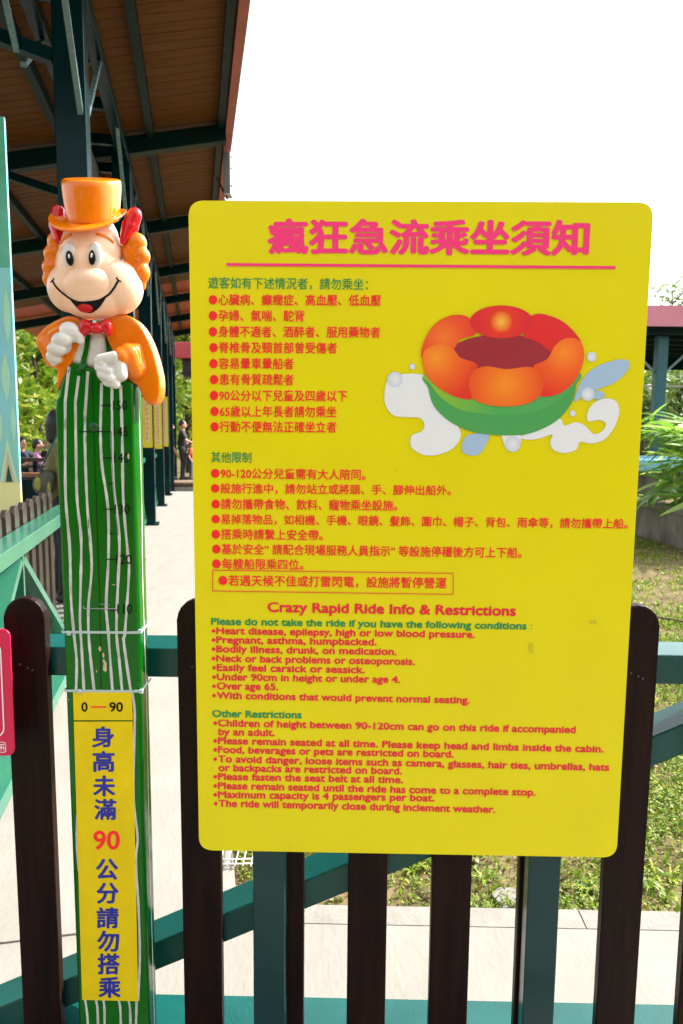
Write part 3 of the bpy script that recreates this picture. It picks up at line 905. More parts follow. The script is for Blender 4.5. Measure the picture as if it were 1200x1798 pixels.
drape('tongue', [gz(ell(160, 544, 13, 6.5, 18))], [ft], M['ored'], .0032, 2)
# hat
def ring_mesh(name, rings, m, TLT, cap=True):
    bm = bmesh.new()
    rs = []
    for (x, y, rx, ryd, tl, curl) in rings:
        c = P(x, y, .012) - go
        r = []
        for k in range(40):
            a = 2 * pi * k / 40
            dx, dy = cos(a) * rx * S, sin(a) * ryd * S
            z = dx * math.tan(tl) + dy * TLT + curl * S * abs(cos(a)) ** 3
            r.append(bm.verts.new(c + V((dx, dy, z))))
        rs.append(r)
    for a, b in zip(rs, rs[1:]):
        for k in range(40):
            bm.faces.new((a[k], a[(k + 1) % 40], b[(k + 1) % 40], b[k]))
    if cap:
        bm.faces.new(rs[0]); bm.faces.new(rs[-1])
    o = link(name, finish(bm, name, True), m, gauge)
    s_ = o.modifiers.new('s', 'SUBSURF'); s_.levels = 1; s_.render_levels = 2
    return o
ring_mesh('hat_crown', [(161, 313, 4, 4, .0, 0), (161, 313, 40, 40, -.02, 0), (161, 314.5, 47, 47, -.02, 0), (161, 319, 49.5, 49, -.02, 0), (162, 340, 48.5, 48, 0, 0), (163, 365, 45.5, 45, 0, 0), (164, 384, 43.5, 43, 0, 0), (164, 394, 43, 42, 0, 0)], M['orange'], .36)
ring_mesh('hat_brim', [(156, 380, 40, 38, .03, 0), (156, 381, 55, 50, .03, 3), (155, 382, 63, 57, .03, 8), (155, 385, 65.5, 60, .03, 11), (155, 389, 63, 58, .03, 9), (155, 391, 55, 50, .03, 5), (156, 391, 40, 38, .03, 0)], M['orange'], .56)
# bow tie
fig('bow_tie', [E(151, 574, 11, 13, -.012, 9, .1), E(147, 578, 7, 13, -.012, 8), E(188, 573, 9.5, 13, -.012, 9, -.1), E(191, 577, 6.5, 13, -.012, 8), E(170, 577, 11, 9.5, -.016, 10), C(155, 575, 8, 186, 575, 8, -.010)], M['ored'], .0018, 3)
# gloved hands: palm, four bent fingers and a thumb each
fig('glove', [E(112, 602, 15, 20, .002, 12), E(123, 580, 18, 14.5, -.014, 13, .25), E(109, 597, 18, 14, -.018, 13, -.1), E(100, 613, 17, 12.5, -.018, 12, .1), E(92, 626, 10.5, 12, -.014, 10),
              C(101, 630, 8, 94, 637, 6, -.010), C(127, 594, 8, 140, 591, 9.5, -.010), C(140, 591, 9, 142, 598, 7, -.012)], M['gwhite'], .0016, 3)
fig('glove', [E(196, 649, 27, 28, -.010, 17), C(176, 632, 10, 204, 628, 12, -.024, -.022), C(173, 645, 7.5, 192, 652, 8, -.026, -.030), C(178, 658, 7.5, 196, 665, 8, -.027, -.030),
              C(188, 671, 7.5, 204, 675, 8, -.022, -.024), C(211, 636, 13, 213, 658, 12, -.018, -.020), C(171, 634, 6.5, 181, 640, 7, -.027, -.028)], M['gwhite'], .0016, 4)

M['litpicket'] = mat('sunlit_brown_picket', (0.055, 0.042, 0.032), .3, var_col=(.025, .018, .014), vscale=6, spec=.5)  # lighter picket copy, sunlit lane-side faces put into its colour
M['rail'] = mat('sea_green_rail', (0.030, 0.15, 0.085), 0.2, var_col=(0.02, 0.115, 0.085), vscale=3, bump=.008, spec=.6)
# ================================================================== left railing along the queue lane
RL = -.12      # lateral place of the railing's lane-side face
def railing(s0, s1, label, pk, name='queue_railing'):
    o = lane(s0, RL)
    o.z = ground_z(o.y)
    gp = 'teal railings along the left of the queue lane'
    t = empty(name, o, label, 'railing', gp)
    dz = ground_z(lane(s1, RL).y) - o.z
    A = lambda s, l, z: lane(s, l, z) + V((0, 0, o.z * 0 + dz * (s - s0) / (s1 - s0))) - V((o.x, o.y, 0))
    m = M['rail']
    bar('top_rail', A(s0, RL - .05, .94), A(s1, RL - .05, .94), .10, .066, EL, m, t, bev=.003)
    bar('bottom_rail', A(s0, RL - .05, .07), A(s1, RL - .05, .07), .10, .06, EL, m, t, bev=.003)
    sm = (s0 + s1) / 2
    bar('upright', A(sm, RL - .05, .10), A(sm, RL - .05, .905), .092, .022, EL, m, t)
    bar('brace', A(sm - .02, RL - .05, .885), A(s0 + .1, RL - .05, .12), .092, .035, EL, m, t)
    bar('brace', A(sm + .02, RL - .05, .885), A(s1 - .1, RL - .05, .12), .092, .035, EL, m, t)
    if pk:
        s = s0 + .1
        proto = None
        while s < s1 - .05:
            b = A(s, RL - .105, 0)
            if proto is None:
                proto = picket('picket', V((0, 0, 0)), ES, -EL, .085, .026, 1.075, M['litpicket'], t)
                proto.location = b
            else:
                c = proto.copy(); c.location = b
                COL.objects.link(c)
            s += .158
    return t
cols = [4.48 + 3.06 * i for i in range(7)]
railing(1.75, cols[0] - .1, 'nearest length of green railing with brown pickets behind it, beside the mural board', True)
lb = ['green railing length between the two nearest dark columns', 'green railing length leading up to the column with the largest yellow strip', 'short green railing length after the first yellow strip column', 'green railing length between the second and third yellow strips', 'green railing length past the third yellow strip column', 'farthest green railing length at the end of the queue lane']
for i in range(6):
    railing(cols[i] + .2, cols[i + 1] - .02, lb[i], i < 2)

# ================================================================== pavilion
po = lane(4.4, 0)
pav = empty('pavilion', (po.x, po.y, 0), 'long dark green steel pavilion with plank roof rising over the queue lane on the left', 'pavilion')
PO = V((po.x, po.y, 0))
HB = CH + 2.60          # underside of cross beams at the column line
SL = .21
def roofz(l):
    return HB + .21 + SL * l
cw = .17
for i, s in enumerate(cols):
    zb = ground_z(lane(s, 0).y)
    c = bpy.data.objects.new('column', None)
    COL.objects.link(c); c.parent = pav
    bmc = bmesh.new()
    bar_bm(bmc, lane(s + .09, -cw / 2, zb) - PO, lane(s + .09, -cw / 2, HB + .1) - PO, cw, .18, EL, .004)
    link('shaft', finish(bmc, 'shaft'), M['darkteal'], c)
    box('base_plate', lane(s + .09, -cw / 2, zb + .01) - PO, (.26, .28, .02), M['darkteal'], c, axes=(EL, ES, V((0, 0, 1))))
    for sx in (-1, 1):
        bar('knee_brace', lane(s + .09 + sx * .08, -.03, HB - .85) - PO, lane(s + .09 + sx * .95, -.03, HB - .10) - PO, .03, .03, EL, M['litteal'] if 'litteal' in M else M.setdefault('litteal', mat('lit_edge_teal_steel', (.10, .17, .17), .25, spec=.8)), c)  # paler steel colour carries the white sunlit edges of the braces
        bar('knee_brace', lane(s + .09 + sx * .08, -.36, HB - .55) - PO, lane(s + .09 + sx * .75, -.36, HB - .10) - PO, .03, .03, EL, M['litteal'], c)
    # arm brace to the inside
    bar('arm_brace', lane(s + .05, -cw, HB - .55) - PO, lane(s + .05, -1.15, HB - .28) - PO, .08, .07, ES, M['darkteal'], c)
    # cross beam
    L0, L1 = -3.2, .915
    bar('cross_beam', lane(s + .09, L0, HB + .07 + SL * L0) - PO, lane(s + .09, L1, HB + .07 + SL * L1) - PO, .13, .16, ES, M['beam'] if 'beam' in M else M.setdefault('beam', mat('dark_green_beam', (.003, .020, .019), .4, spec=.12, var=.3, vscale=2)), pav, bev=.003)
SN, SF = 2.2, cols[-1] + .4
for l in (-.05, -.36):
    bar('truss_chord', lane(SN, l, HB - .06) - PO, lane(SF, l, HB - .06) - PO, .09, .11, EL, M['darkteal'], pav, bev=.003)
s = SN + .3
k = 0
while s < SF - .5:
    box('truss_plate', lane(s, -.205, HB - .06) - PO, (.225, .05, .09), M['darkteal'], pav, axes=(EL, ES, V((0, 0, 1))))
    s += .77
for l in (-2.2, -1.4, -.59, .2, .875):
    bar('purlin', lane(SN, l, roofz(l) - .062) - PO, lane(SF, l, roofz(l) - .062) - PO, .065, .10, EL, M['beam'], pav)
# planks
pl_w = .135
proto = {}
s = SN
i = 0
slope = math.atan(SL)
while s < SF:
    red = s > cols[4] - 1.2  # planks take a red colour towards the far end
    key = 'r' if red else i % 3
    L0, L1 = -3.3, .915
    if key not in proto:
        bmp = bmesh.new()
        box_bm(bmp, V((0, 0, 0)), ((L1 - L0) / cos(slope), pl_w - .006, .022), None, .003)
        me = finish(bmp, 'plank')
        for v in me.vertices:
            pass
        me.materials.append(M['redplank'] if red else (M['plank'], M['plankb'] if 'plankb' in M else M.setdefault('plankb', mat('darker_planks', (0.12, 0.045, 0.008), 0.5, spec=.12, var_col=(0.12, 0.038, 0.007), vscale=2.2, bump=.1, bscale=30, stretch=(1.5, 12, 6))), M['plank'])[key])
        proto[key] = me
    o = bpy.data.objects.new('plank', proto[key])
    COL.objects.link(o)
    o.parent = pav
    mid = (L0 + L1) / 2
    o.location = lane(s + pl_w / 2, mid, roofz(mid) + rnd.uniform(-.001, .001)) - PO
    o.rotation_euler = Euler((0, -slope, math.atan2(EL.y, EL.x)))
    s += pl_w
    i += 1
# fascia, roof sheet
bar('fascia', lane(SN - .1, .958, roofz(.98) - .04) - PO, lane(SF + .1, .958, roofz(.98) - .04) - PO, .075, .27, EL, M['fascia'], pav)
bar('end_fascia', lane(SF + .1, -3.3, roofz(-3.3)) - PO, lane(SF + .1, .91, roofz(.91)) - PO, .03, .26, ES, M['fascia'], pav)
a, b = lane(0, -3.3, roofz(-3.3) + .06), lane(0, .91, roofz(.91) + .06)
bm = prism([a + ES * SN - PO, b + ES * SN - PO, b + ES * SF - PO, a + ES * SF - PO], V((0, 0, .04)))
link('roof_sheet', finish(bm, 'roof_sheet'), M['fascia'], pav)
# grey box with a lamp on the eave
q = at(401, 312, 8.1)
gb = empty('eave_floodlight', q, 'grey metal box with small bulb bracketed outside the roof eave', 'floodlight')
box('housing', V((0, 0, .02)), (.075, .16, .42), M['metal'], gb, bev=.006)
bm = bmesh.new(); bmesh.ops.create_uvsphere(bm, u_segments=16, v_segments=10, radius=.035, matrix=Matrix.Translation((-.02, -.06, -.27)))
link('bulb', finish(bm, 'bulb', True), M['gwhite'], gb)
bar('bracket', V((-.12, 0, .0)), V((.03, 0, -.30)), .03, .02, (0, 1, 0), M['bolt'], gb)
for z in (.19, .08, -.1):
    box('bolt', V((.042, -.05, z)), (.012, .02, .02), M['bolt'], gb)

# yellow strips on the columns
M['strip'] = mat('yellow_strip', (0.62, 0.48, 0.02), .45)
M['strippink'] = mat('faded_pink_print', s2l(205, 110, 120), .6)
M['strippale'] = mat('pale_print_ground', s2l(214, 196, 140), .6)
for i, nm in ((2, 'nearest'), (3, 'middle'), (4, 'farthest')):
    s = cols[i]
    c = lane(s - .008, -cw / 2 + .0, 0)
    sgn = empty('column_sign', (c.x, c.y, 0), f'{nm} of the narrow yellow strips with pink writing on the teal columns', 'sign', 'yellow strips on the columns', math.atan2(EL.y, EL.x))
    z1 = at(256, 712, c.y).z if i == 2 else at(277, 706, c.y).z if i == 3 else at(290, 706, c.y).z
    z0 = at(256, 786, c.y).z if i == 2 else at(277, 788, c.y).z if i == 3 else at(290, 784, c.y).z
    z1 = z1 + .12
    pts = rounded([V((-.068, 0, z0)), V((.068, 0, z0)), V((.068, 0, z1)), V((-.068, 0, z1))], .015, 3)
    link('panel', finish(prism(pts, V((0, .006, 0))), 'panel'), M['strip'], sgn)
    flat('print_ground', [V((-.03, 0, z0 + .08)), V((.03, 0, z0 + .08)), V((.03, 0, z1 - .05)), V((-.03, 0, z1 - .05))], M['strippale'], sgn, V((0, -1, 0)), .002)
    z = z1 - .10
    while z > z0 + .10:
        for k in range(3):
            ribbon('pink_print', [V((-.022, 0, z + .018 * k - .02)), V((.022 * rnd.uniform(.4, 1), 0, z + .018 * k - .018))], .008, M['strippink'], sgn, V((0, -1, 0)), .004 + .0005 * k)
        ribbon('pink_print', [V((rnd.uniform(-.012, .012), 0, z - .025)), V((rnd.uniform(-.012, .012), 0, z + .025))], .009, M['strippink'], sgn, V((0, -1, 0)), .0062)
        z -= .068

# ================================================================== mural board on the left
my = 4.05
mo = at(24, 800, my); mo.z = 0
mural = empty('mural_board', mo, 'tall painted board in pale blue and green with pointed petal shapes at the left edge', 'mural')
xr = at(23, 560, my).x - mo.x
ztm, zyb = at(12, 205, my).z, at(33, 846, my).z
M['mur'] = mat('mural_blue', (0.22, 0.56, 0.80), .4, var_col=(0.26, 0.64, 0.50), vscale=3.5, stretch=(1.5, 1, .35))
M['murg'] = mat('mural_green', (0.05, 0.34, 0.20), .4, var_col=(0.12, .48, .36), vscale=3)
M['mury'] = mat('mural_cream', (0.78, 0.74, 0.34), .4, var=.05)
M['murp'] = mat('mural_petal', (0.36, 0.72, 0.48), .4, var_col=(.40, .72, .60), vscale=4)
M['muro'] = mat('mural_outline', (0.52, 0.74, 0.42), .4, var_col=(.42, .72, .62), vscale=6)
M['murr'] = mat('mural_brown', (0.60, 0.46, 0.30), .4)
bm = bmesh.new(); box_bm(bm, V((xr - .8, .008, (zyb + ztm) / 2)), (1.6, .016, ztm - zyb)); link('painted_panel', finish(bm, 'painted_panel'), M['mur'], mural)
bm = bmesh.new(); box_bm(bm, V((xr - .8, .008, (zyb + .55) / 2)), (1.6, .016, zyb - .55)); link('cream_panel', finish(bm, 'cream_panel'), M['mury'], mural)
bm = bmesh.new(); box_bm(bm, V((xr - .8, .009, .47)), (1.6, .016, .155)); link('red_panel', finish(bm, 'red_panel'), M['redplank'], mural)
for sx in (-1.3, -.12):
    box('leg', V((xr + sx, .06, .2)), (.07, .05, .40), M['darkteal'], mural)
MN = V((0, -1, 0))
zq = lambda y: at(20, y, my).z
def petalz(cx, y0, y1, hw, m, lift, name='painted_shape'):
    z0, z1 = zq(y1), zq(y0)
    n = 14
    pts = []
    for k in range(n + 1):
        t = k / n
        pts.append(V((xr + cx + hw * sin(pi * t) ** 1.3, 0, z0 + (z1 - z0) * t)))
    for k in range(n - 1, 0, -1):
        t = k / n
        pts.append(V((xr + cx - hw * sin(pi * t) ** 1.3, 0, z0 + (z1 - z0) * t)))
    flat(name, pts, m, mural, MN, lift)
flat('painted_shape', catmull([V((xr - .002, 0, zq(206))), V((xr - .002, 0, zq(470))), V((xr - .10, 0, zq(470))), V((xr - .3, 0, zq(560))), V((xr - .6, 0, zq(500))), V((xr - .7, 0, zq(206)))], 1), M['murg'], mural, MN, .001)
petalz(-.052, 618, 708, .024, M['muro'], .002); petalz(-.052, 628, 700, .015, M['murp'], .003)
petalz(-.118, 690, 800, .034, M['muro'], .002); petalz(-.118, 700, 790, .024, M['murp'], .003)
petalz(-.03, 500, 610, .02, M['murp'], .002); petalz(-.10, 520, 640, .03, M['murp'], .002); petalz(-.022, 705, 780, .016, M['murp'], .002)
flat('painted_shape', [V((xr - .11, 0, zyb)), V((xr - .06, 0, zq(770))), V((xr - .008, 0, zyb))], M['muro'], mural, MN, .004)
flat('painted_shape', [V((xr - .09, 0, zyb)), V((xr - .06, 0, zq(790))), V((xr - .028, 0, zyb))], M['murr'], mural, MN, .005)
flat('painted_shape', [V((xr - .078, 0, zyb)), V((xr - .06, 0, zq(815))), V((xr - .04, 0, zyb))], M['teal'], mural, MN, .006)

# ================================================================== counter behind the railing
cy = 9.0
c0 = at(30, 850, cy); c1 = at(118, 850, cy)
ct = empty('counter_wall', (c0.x, cy, 0), 'dark green corrugated counter wall with wooden ledge behind the pickets', 'wall')
zt = at(60, 842, cy).z
n = 26
for k in range(n):
    box('corrugation', V((-.9 + k * .075, 0, zt / 2)), (.068, .03 + .02 * (k % 2), zt), M['darkteal'], ct)
box('ledge', V((.1, -.05, at(60, 833, cy).z)), (2.0, .14, .05), mat('worn_wood', (.30, .13, .06), .6, var=.5, vscale=5), ct, bev=.006)
box('handrail', V((.1, .1, at(60, 808, cy).z)), (2.0, .06, .05), M['bark'], ct, bev=.006)
box('handrail', V((.1, .1, at(60, 820, cy).z)), (2.0, .05, .03), M['bark'], ct, bev=.006)
for x in (-.8, .2, 1.0):
    box('rail_post', V((x, .1, at(60, 820, cy).z / 2 + .03)), (.05, .05, at(60, 808, cy).z), M['darkteal'], ct)

# ================================================================== people
def person(loc, yaw, h, label, shirt, trous, pose='stand', arms=None, hair_long=0.0, bare=0, sleeves=.5, group=None, look=0.0):
    """h = standing height; local +Y is the way the body faces"""
    g = empty('person', loc, label, 'person', group, yaw)
    sit = pose == 'sit'
    k = h
    hipz = .47 if sit else .515 * k
    dz = hipz - .515 * k
    z = lambda f: f * k + dz
    J = {}
    neck, chest = V((0, 0, z(.835))), V((0, 0, z(.70)))
    pel = V((0, 0, z(.53)))
    head = V((0, .012 * k, z(.925)))
    prim = [('e', head, (.047 * k, .056 * k, .066 * k)), ('e', head + V((0, .015 * k, -.03 * k)), (.037 * k, .042 * k, .038 * k)),
            ('c', head + V((0, .055 * k, -.005 * k)), .007 * k, head + V((0, .066 * k, -.018 * k)), .010 * k),
            ('e', head + V((.048 * k, 0, -.01 * k)), (.008 * k, .012 * k, .018 * k)), ('e', head + V((-.048 * k, 0, -.01 * k)), (.008 * k, .012 * k, .018 * k)),
            ('c', neck - V((0, 0, .03 * k)), .034 * k, head - V((0, 0, .04 * k)), .030 * k),
            ('e', chest, (.085 * k, .055 * k, .11 * k)), ('e', pel, (.08 * k, .058 * k, .06 * k)), ('c', chest, .06 * k, pel, .06 * k)]
    sh, tr = [], []
    sh += [('e', chest + V((0, 0, .02 * k)), (.100 * k, .066 * k, .115 * k)), ('c', chest - V((0, 0, .02 * k)), .078 * k, pel + V((0, 0, .0 * k)), .080 * k),
           ('c', V((-.07 * k, 0, z(.80))), .04 * k, V((.07 * k, 0, z(.80))), .04 * k)]
    tr += [('e', pel, (.09 * k, .068 * k, .06 * k))]
    arms = arms or {}
    for sx in (-1, 1):
        shd = V((sx * .105 * k, 0, z(.80)))
        el, ha = arms.get(sx, (V((sx * .135, -.02, .625)), V((sx * .13, .06, .48))))
        el, ha = V((el[0] * k, el[1] * k, el[2] * k + dz)), V((ha[0] * k, ha[1] * k, ha[2] * k + dz))
        prim += [('c', shd, .030 * k, el, .023 * k), ('c', el, .022 * k, ha, .015 * k)]
        d = (ha - el).normalized()
        w = d.orthogonal().normalized()
        pm_ = ha + d * .028 * k
        prim += [('c', ha, .016 * k, pm_, .020 * k)]
        for f in range(4):
            o_ = w * ((f - 1.5) * .0105 * k)
            prim.append(('c', pm_ + o_, .0062 * k, pm_ + o_ * 1.15 + d * (.042, .048, .045, .036)[f] * k + V((0, 0, -.004 * k)), .005 * k))
        prim.append(('c', ha + d * .012 * k, .008 * k, ha + d * .035 * k + w * .03 * k, .006 * k))
        sh.append(('c', shd, .040 * k, shd.lerp(el, min(1, sleeves * 1.4)), .034 * k))
        if sleeves > .8:
            sh.append(('c', el, .033 * k, el.lerp(ha, .85), .026 * k))
        hp = V((sx * .05 * k, 0, z(.51)))
        if sit:
            kn, an = V((sx * .06 * k, .25 * k, hipz)), V((sx * .06 * k, .26 * k, .045 * k))
        else:
            kn, an = V((sx * .058 * k, .012 * k, .285 * k)), V((sx * .062 * k, -.01 * k, .045 * k))
        prim += [('c', hp, .052 * k, kn, .034 * k), ('c', kn, .034 * k, an, .022 * k), ('c', an + V((0, -.02 * k, -.02 * k)), .022 * k, an + V((0, .10 * k, -.028 * k)), .018 * k)]
        tr.append(('c', hp, .062 * k, kn, .044 * k))
        if not bare:
            tr.append(('c', kn, .042 * k, an + V((0, 0, .02 * k)), .032 * k))
        blob('shoe', [('c', an + V((0, -.025 * k, -.02 * k)), .027 * k, an + V((0, .105 * k, -.026 * k)), .021 * k)], M['bolt'], g, .01, 2)
    blob('body', prim, M['hskin'], g, .0075, 2)
    blob('shirt', sh, shirt, g, .012, 3)
    blob('trousers', tr, trous, g, .012, 3)
    hr = [('e', head + V((0, -.012 * k, .018 * k)), (.054 * k, .060 * k, .062 * k))]
    if hair_long:
        hr += [('c', head + V((0, -.03 * k, 0)), .048 * k, head + V((0, -.045 * k, -hair_long * k)), .03 * k)]
    blob('hair', hr, M['hairm'], g, .008, 2)
    for sx in (-1, 1):
        bmx = bmesh.new()
        bmesh.ops.create_uvsphere(bmx, u_segments=8, v_segments=6, radius=.006 * k, matrix=Matrix.Translation(head + V((sx * .018 * k, .054 * k, .004 * k))))
        link('eye', finish(bmx, 'eye', True), M['black'], g)
    bmx = bmesh.new()
    box_bm(bmx, head + V((0, .056 * k, -.036 * k)), (.026 * k, .006 * k, .005 * k))
    link('mouth', finish(bmx, 'mouth'), M['redplank'], g)
    return g
cl = lambda n, c: mat(n, c, .8, var=.35, vscale=9, bump=.3, bscale=14)
OL, NV, PK, BK, JN, BR, GB_ = cl('olive_cloth', (.19, .17, .045)), cl('navy_cloth', (.02, .025, .06)), cl('pink_cloth', (.50, .26, .40)), cl('black_cloth', (.015, .015, .018)), cl('denim', (.04, .06, .12)), cl('brown_cloth', (.14, .05, .03)), cl('grey_blue_cloth', (.25, .31, .42))
w = at(103, 760, 5.9)
woman = person((w.x, w.y, ground_z(w.y)), R(-58), 1.555, 'woman in olive shirt with dark hair seen from behind beside the post', OL, BK, hair_long=.07, sleeves=1.0, arms={-1: ((-.115, -.01, .63), (-.10, .06, .52)), 1: ((.115, .0, .62), (.10, .06, .5))})
q = at(78, 838, 5.75)
bagm = cl('bag_cloth', (.10, .10, .07))
bag = empty('shoulder_bag', (q.x, q.y, q.z), 'dark patterned shoulder bag hanging at the hip of the woman in olive', 'bag')
blob('pouch', [('e', V((-.01, 0, -.06)), (.085, .05, .085)), ('e', V((.02, 0, 0)), (.07, .04, .06))], bagm, bag, .008, 3)
blob('flap', [('e', V((-.035, -.04, -.05)), (.028, .02, .055)), ('e', V((.05, -.04, -.08)), (.016, .015, .05))], mat('bag_yellow', (.42, .36, .06), .6, var=.6, vscale=20), bag, .006, 2)
bm = bmesh.new(); tube_bm(bm, [(-.02, -.02, .0), (.0, -.02, .10), (.07, -.01, .24), (.16, .0, .40)], .007, 8)
link('strap', finish(bm, 'strap', True), M['teal'], bag)

bench = empty('wooden_bench', (at(55, 800, 14.6).x, 14.6, ground_z(14.6)), 'low brown bench behind the counter where visitors sit', 'bench')
box('seat', V((0, 0, .40)), (3.0, .42, .05), M['bark'], bench, bev=.006)
for x in (-1.3, 0, 1.3):
    box('leg', V((x, 0, .19)), (.06, .36, .38), M['bark'], bench)
for px, yaw, h, lab, c1_, c2_ in ((38, R(-120), 1.62, 'seated person in a navy shirt beyond the counter, nearest the mural', NV, BK), (66, R(-75), 1.55, 'seated person in a pale pink top with dark hair beyond the counter', PK, JN), (91, R(170), 1.60, 'seated dark-haired person in black beyond the counter, beside the woman in olive', BK, BK)):
    q = at(px, 790, 14.5)
    person((q.x, q.y, ground_z(14.5)), yaw, h, lab, c1_, c2_, 'sit', sleeves=.5, hair_long=.03, arms={-1: ((-.14, .10, .62), (-.10, .20, .68)), 1: ((.14, .10, .62), (.10, .20, .68))})
# platform at the end of the lane and the two standing there
pz = at(318, 845, 19.8).z
pb = ground_z(19.8)
pf = empty('low_platform', lane(19.9, .35, 0) + V((0, 0, pb)), 'low timber-edged platform across the far end of the queue lane', 'platform')
ang = math.atan2(EL.y, EL.x)
pf.rotation_euler = (0, 0, ang)
hp_ = max(.25, pz - pb)
box('step_face', V((.3, .02, hp_ * .25)), (3.4, .1, hp_ * .5), M['kerb'], pf)
for kk in range(6):
    box('deck_board', V((.3, .05 + kk * .21, hp_ - .03)), (3.6, .20, .05), mat('deck_wood', (.20, .13, .09), .7, var=.3), pf, bev=.004)
box('edge_beam', V((.3, .03, hp_ * .68)), (3.5, .1, hp_ * .34), M['bark'], pf)
for x, nm, hh, yw, a_, b_, br_, ar, lab in (
        (300.5, 'a', 1.60, R(-60), NV, BR, 1, None, 'person in dark top and brown shorts standing on the far platform'),
        (322, 'b', 1.66, R(-85), BK, BK, 0, {-1: ((-.13, .02, .62), (-.10, .16, .56)), 1: ((.13, .08, .66), (.10, .24, .60))}, 'man in black vest and trousers facing right on the far platform'),
        (336, 'c', 1.05, R(-90), cl('red_cloth', (.35, .03, .03)), JN, 0, None, 'small child in red beside the man on the far platform')):
    q = at(x, 845, 20.5)
    person((q.x, q.y, pb + hp_), yw, hh, lab, a_, b_, arms=ar, bare=br_, sleeves=.5)

# ================================================================== red roofed kiosk glimpsed beyond the lane
q = at(332, 632, 26)
ki = empty('far_kiosk', (q.x + .3, 26, -.45), 'small far kiosk with red fascia and dark slats seen left of the board', 'kiosk')
z0, z1, z2 = at(325, 605, 26).z + .45, at(325, 632, 26).z + .45, at(325, 663, 26).z + .45
xl = at(316, 640, 26).x - q.x - .3
box('roof_fascia', V((xl + 1.5, 0, (z0 + z1) / 2)), (3.0, 1.6, z0 - z1), mat('kiosk_red', (.45, .05, .07), .5, var=.1), ki, bev=.02)
for kk in range(5):
    zz_ = z2 + (z1 - z2) * (kk + .5) / 5
    box('dark_slat', V((xl + 1.6, .1, zz_)), (2.8, 1.2 + .05 * (kk % 2), (z1 - z2) / 5 - .01), M['bolt'], ki)  # dark band of slats below the fascia
box('post', V((xl + 1.6, .2, z2 / 2)), (.2, .2, z2), M['darkteal'], ki)
box('post', V((xl + 2.6, .2, z2 / 2)), (.2, .2, z2), M['darkteal'], ki)

# ================================================================== right-hand shelter
ry = 13.5
r_o = V((at(1150, 800, ry).x, ry, 0))
gzr = ground_z(ry)
sh = empty('ride_shelter', r_o, 'open shelter with mauve roof edge and teal column to the right of the board', 'shelter')
def RP(px, py, y):
    return at(px, py, y) - r_o
xa, xb = RP(1040, 560, ry).x, RP(1040, 560, ry).x + 7
zf1, zf0 = at(1165, 546, ry).z, at(1165, 581, ry).z
box('roof_fascia', V(((xa + xb) / 2, -.6, (zf1 + zf0) / 2)), (xb - xa, .05, zf1 - zf0), M['pinkroof'], sh)
box('roof_slab', V(((xa + xb) / 2, 1.9, zf1 - .10)), (xb - xa, 4.95, .06), M['pinkroof'], sh)
for kk in range(6):
    box('roof_joist', V(((xa + xb) / 2, -.3 + kk * .85, zf0 - .02)), (xb - xa - .1, .08, .16), M['beam'], sh)
box('rear_beam', V(((xa + xb) / 2, 4.3, zf0 - .16)), (xb - xa - .1, .1, .42), M['darkteal'], sh)
cwr = .19
for dx in (0, 3.4):
    cc = bpy.data.objects.new('column', None); COL.objects.link(cc); cc.parent = sh
    box('shaft', V((dx, 0, (zf0 - .1 + gzr) / 2)), (cwr, cwr, zf0 - .1 - gzr), mat('teal_column_paint', (.015, .11, .12), .35, var=.15), cc, bev=.01)
    bar('knee_brace', V((dx + .09, 0, zf0 - .75)), V((dx + .75, 0, zf0 - .12)), .04, .04, (0, 1, 0), M['litteal'], cc)
    bar('knee_brace', V((dx - .09, 0, zf0 - .75)), V((dx - .75, 0, zf0 - .12)), .04, .04, (0, 1, 0), M['litteal'], cc)
    box('rear_shaft', V((dx, 4.2, (zf0 - .1 + gzr) / 2)), (cwr, cwr, zf0 - .1 - gzr), M['darkteal'], cc)
# pale handrail + dark lattice fence
hr_y = 15.5
ho = V((at(1150, 680, hr_y).x, hr_y, gzr))
hf = empty('far_handrail', ho, 'pale horizontal rail above a black fence behind the teal column', 'railing')
zr = at(1170, 678, hr_y).z - gzr
box('rail', V((0, 0, zr)), (6, .04, .045), M['gwhite'], hf)
zr2 = at(1170, 735, hr_y).z - gzr
for kk in range(30):
    box('baluster', V((-3 + kk * .2, .0, zr2 / 2)), (.05, .04, zr2), M['bolt'], hf)
for x in (-2.5, .9, 2.5):
    box('post', V((x, .01, zr / 2)), (.06, .05, zr), M['metal'], hf)
# blue flume
fy = 11.6
fo2 = V((at(1160, 830, fy).x, fy, 0))
fl = empty('flume_trough', fo2, 'pale blue water flume trough on a dark concrete wall behind the palm', 'flume')
zt0, zt1 = at(1150, 829, fy).z, at(1150, 806, fy).z
box('trough_side', V((1.0, 0, (zt0 + zt1) / 2)), (5.0, .10, zt1 - zt0), M['flume'], fl, bev=.03)
box('trough_side', V((1.0, 1.3, (zt0 + zt1) / 2)), (5.0, .10, zt1 - zt0), M['flume'], fl, bev=.03)
box('trough_floor', V((1.0, .65, zt0 + .04)), (5.0, 1.2, .05), M['flume'], fl)
box('support_wall', V((1.0, .45, zt0 / 2)), (5.0, .7, zt0 - .02), M['oldconc'], fl)
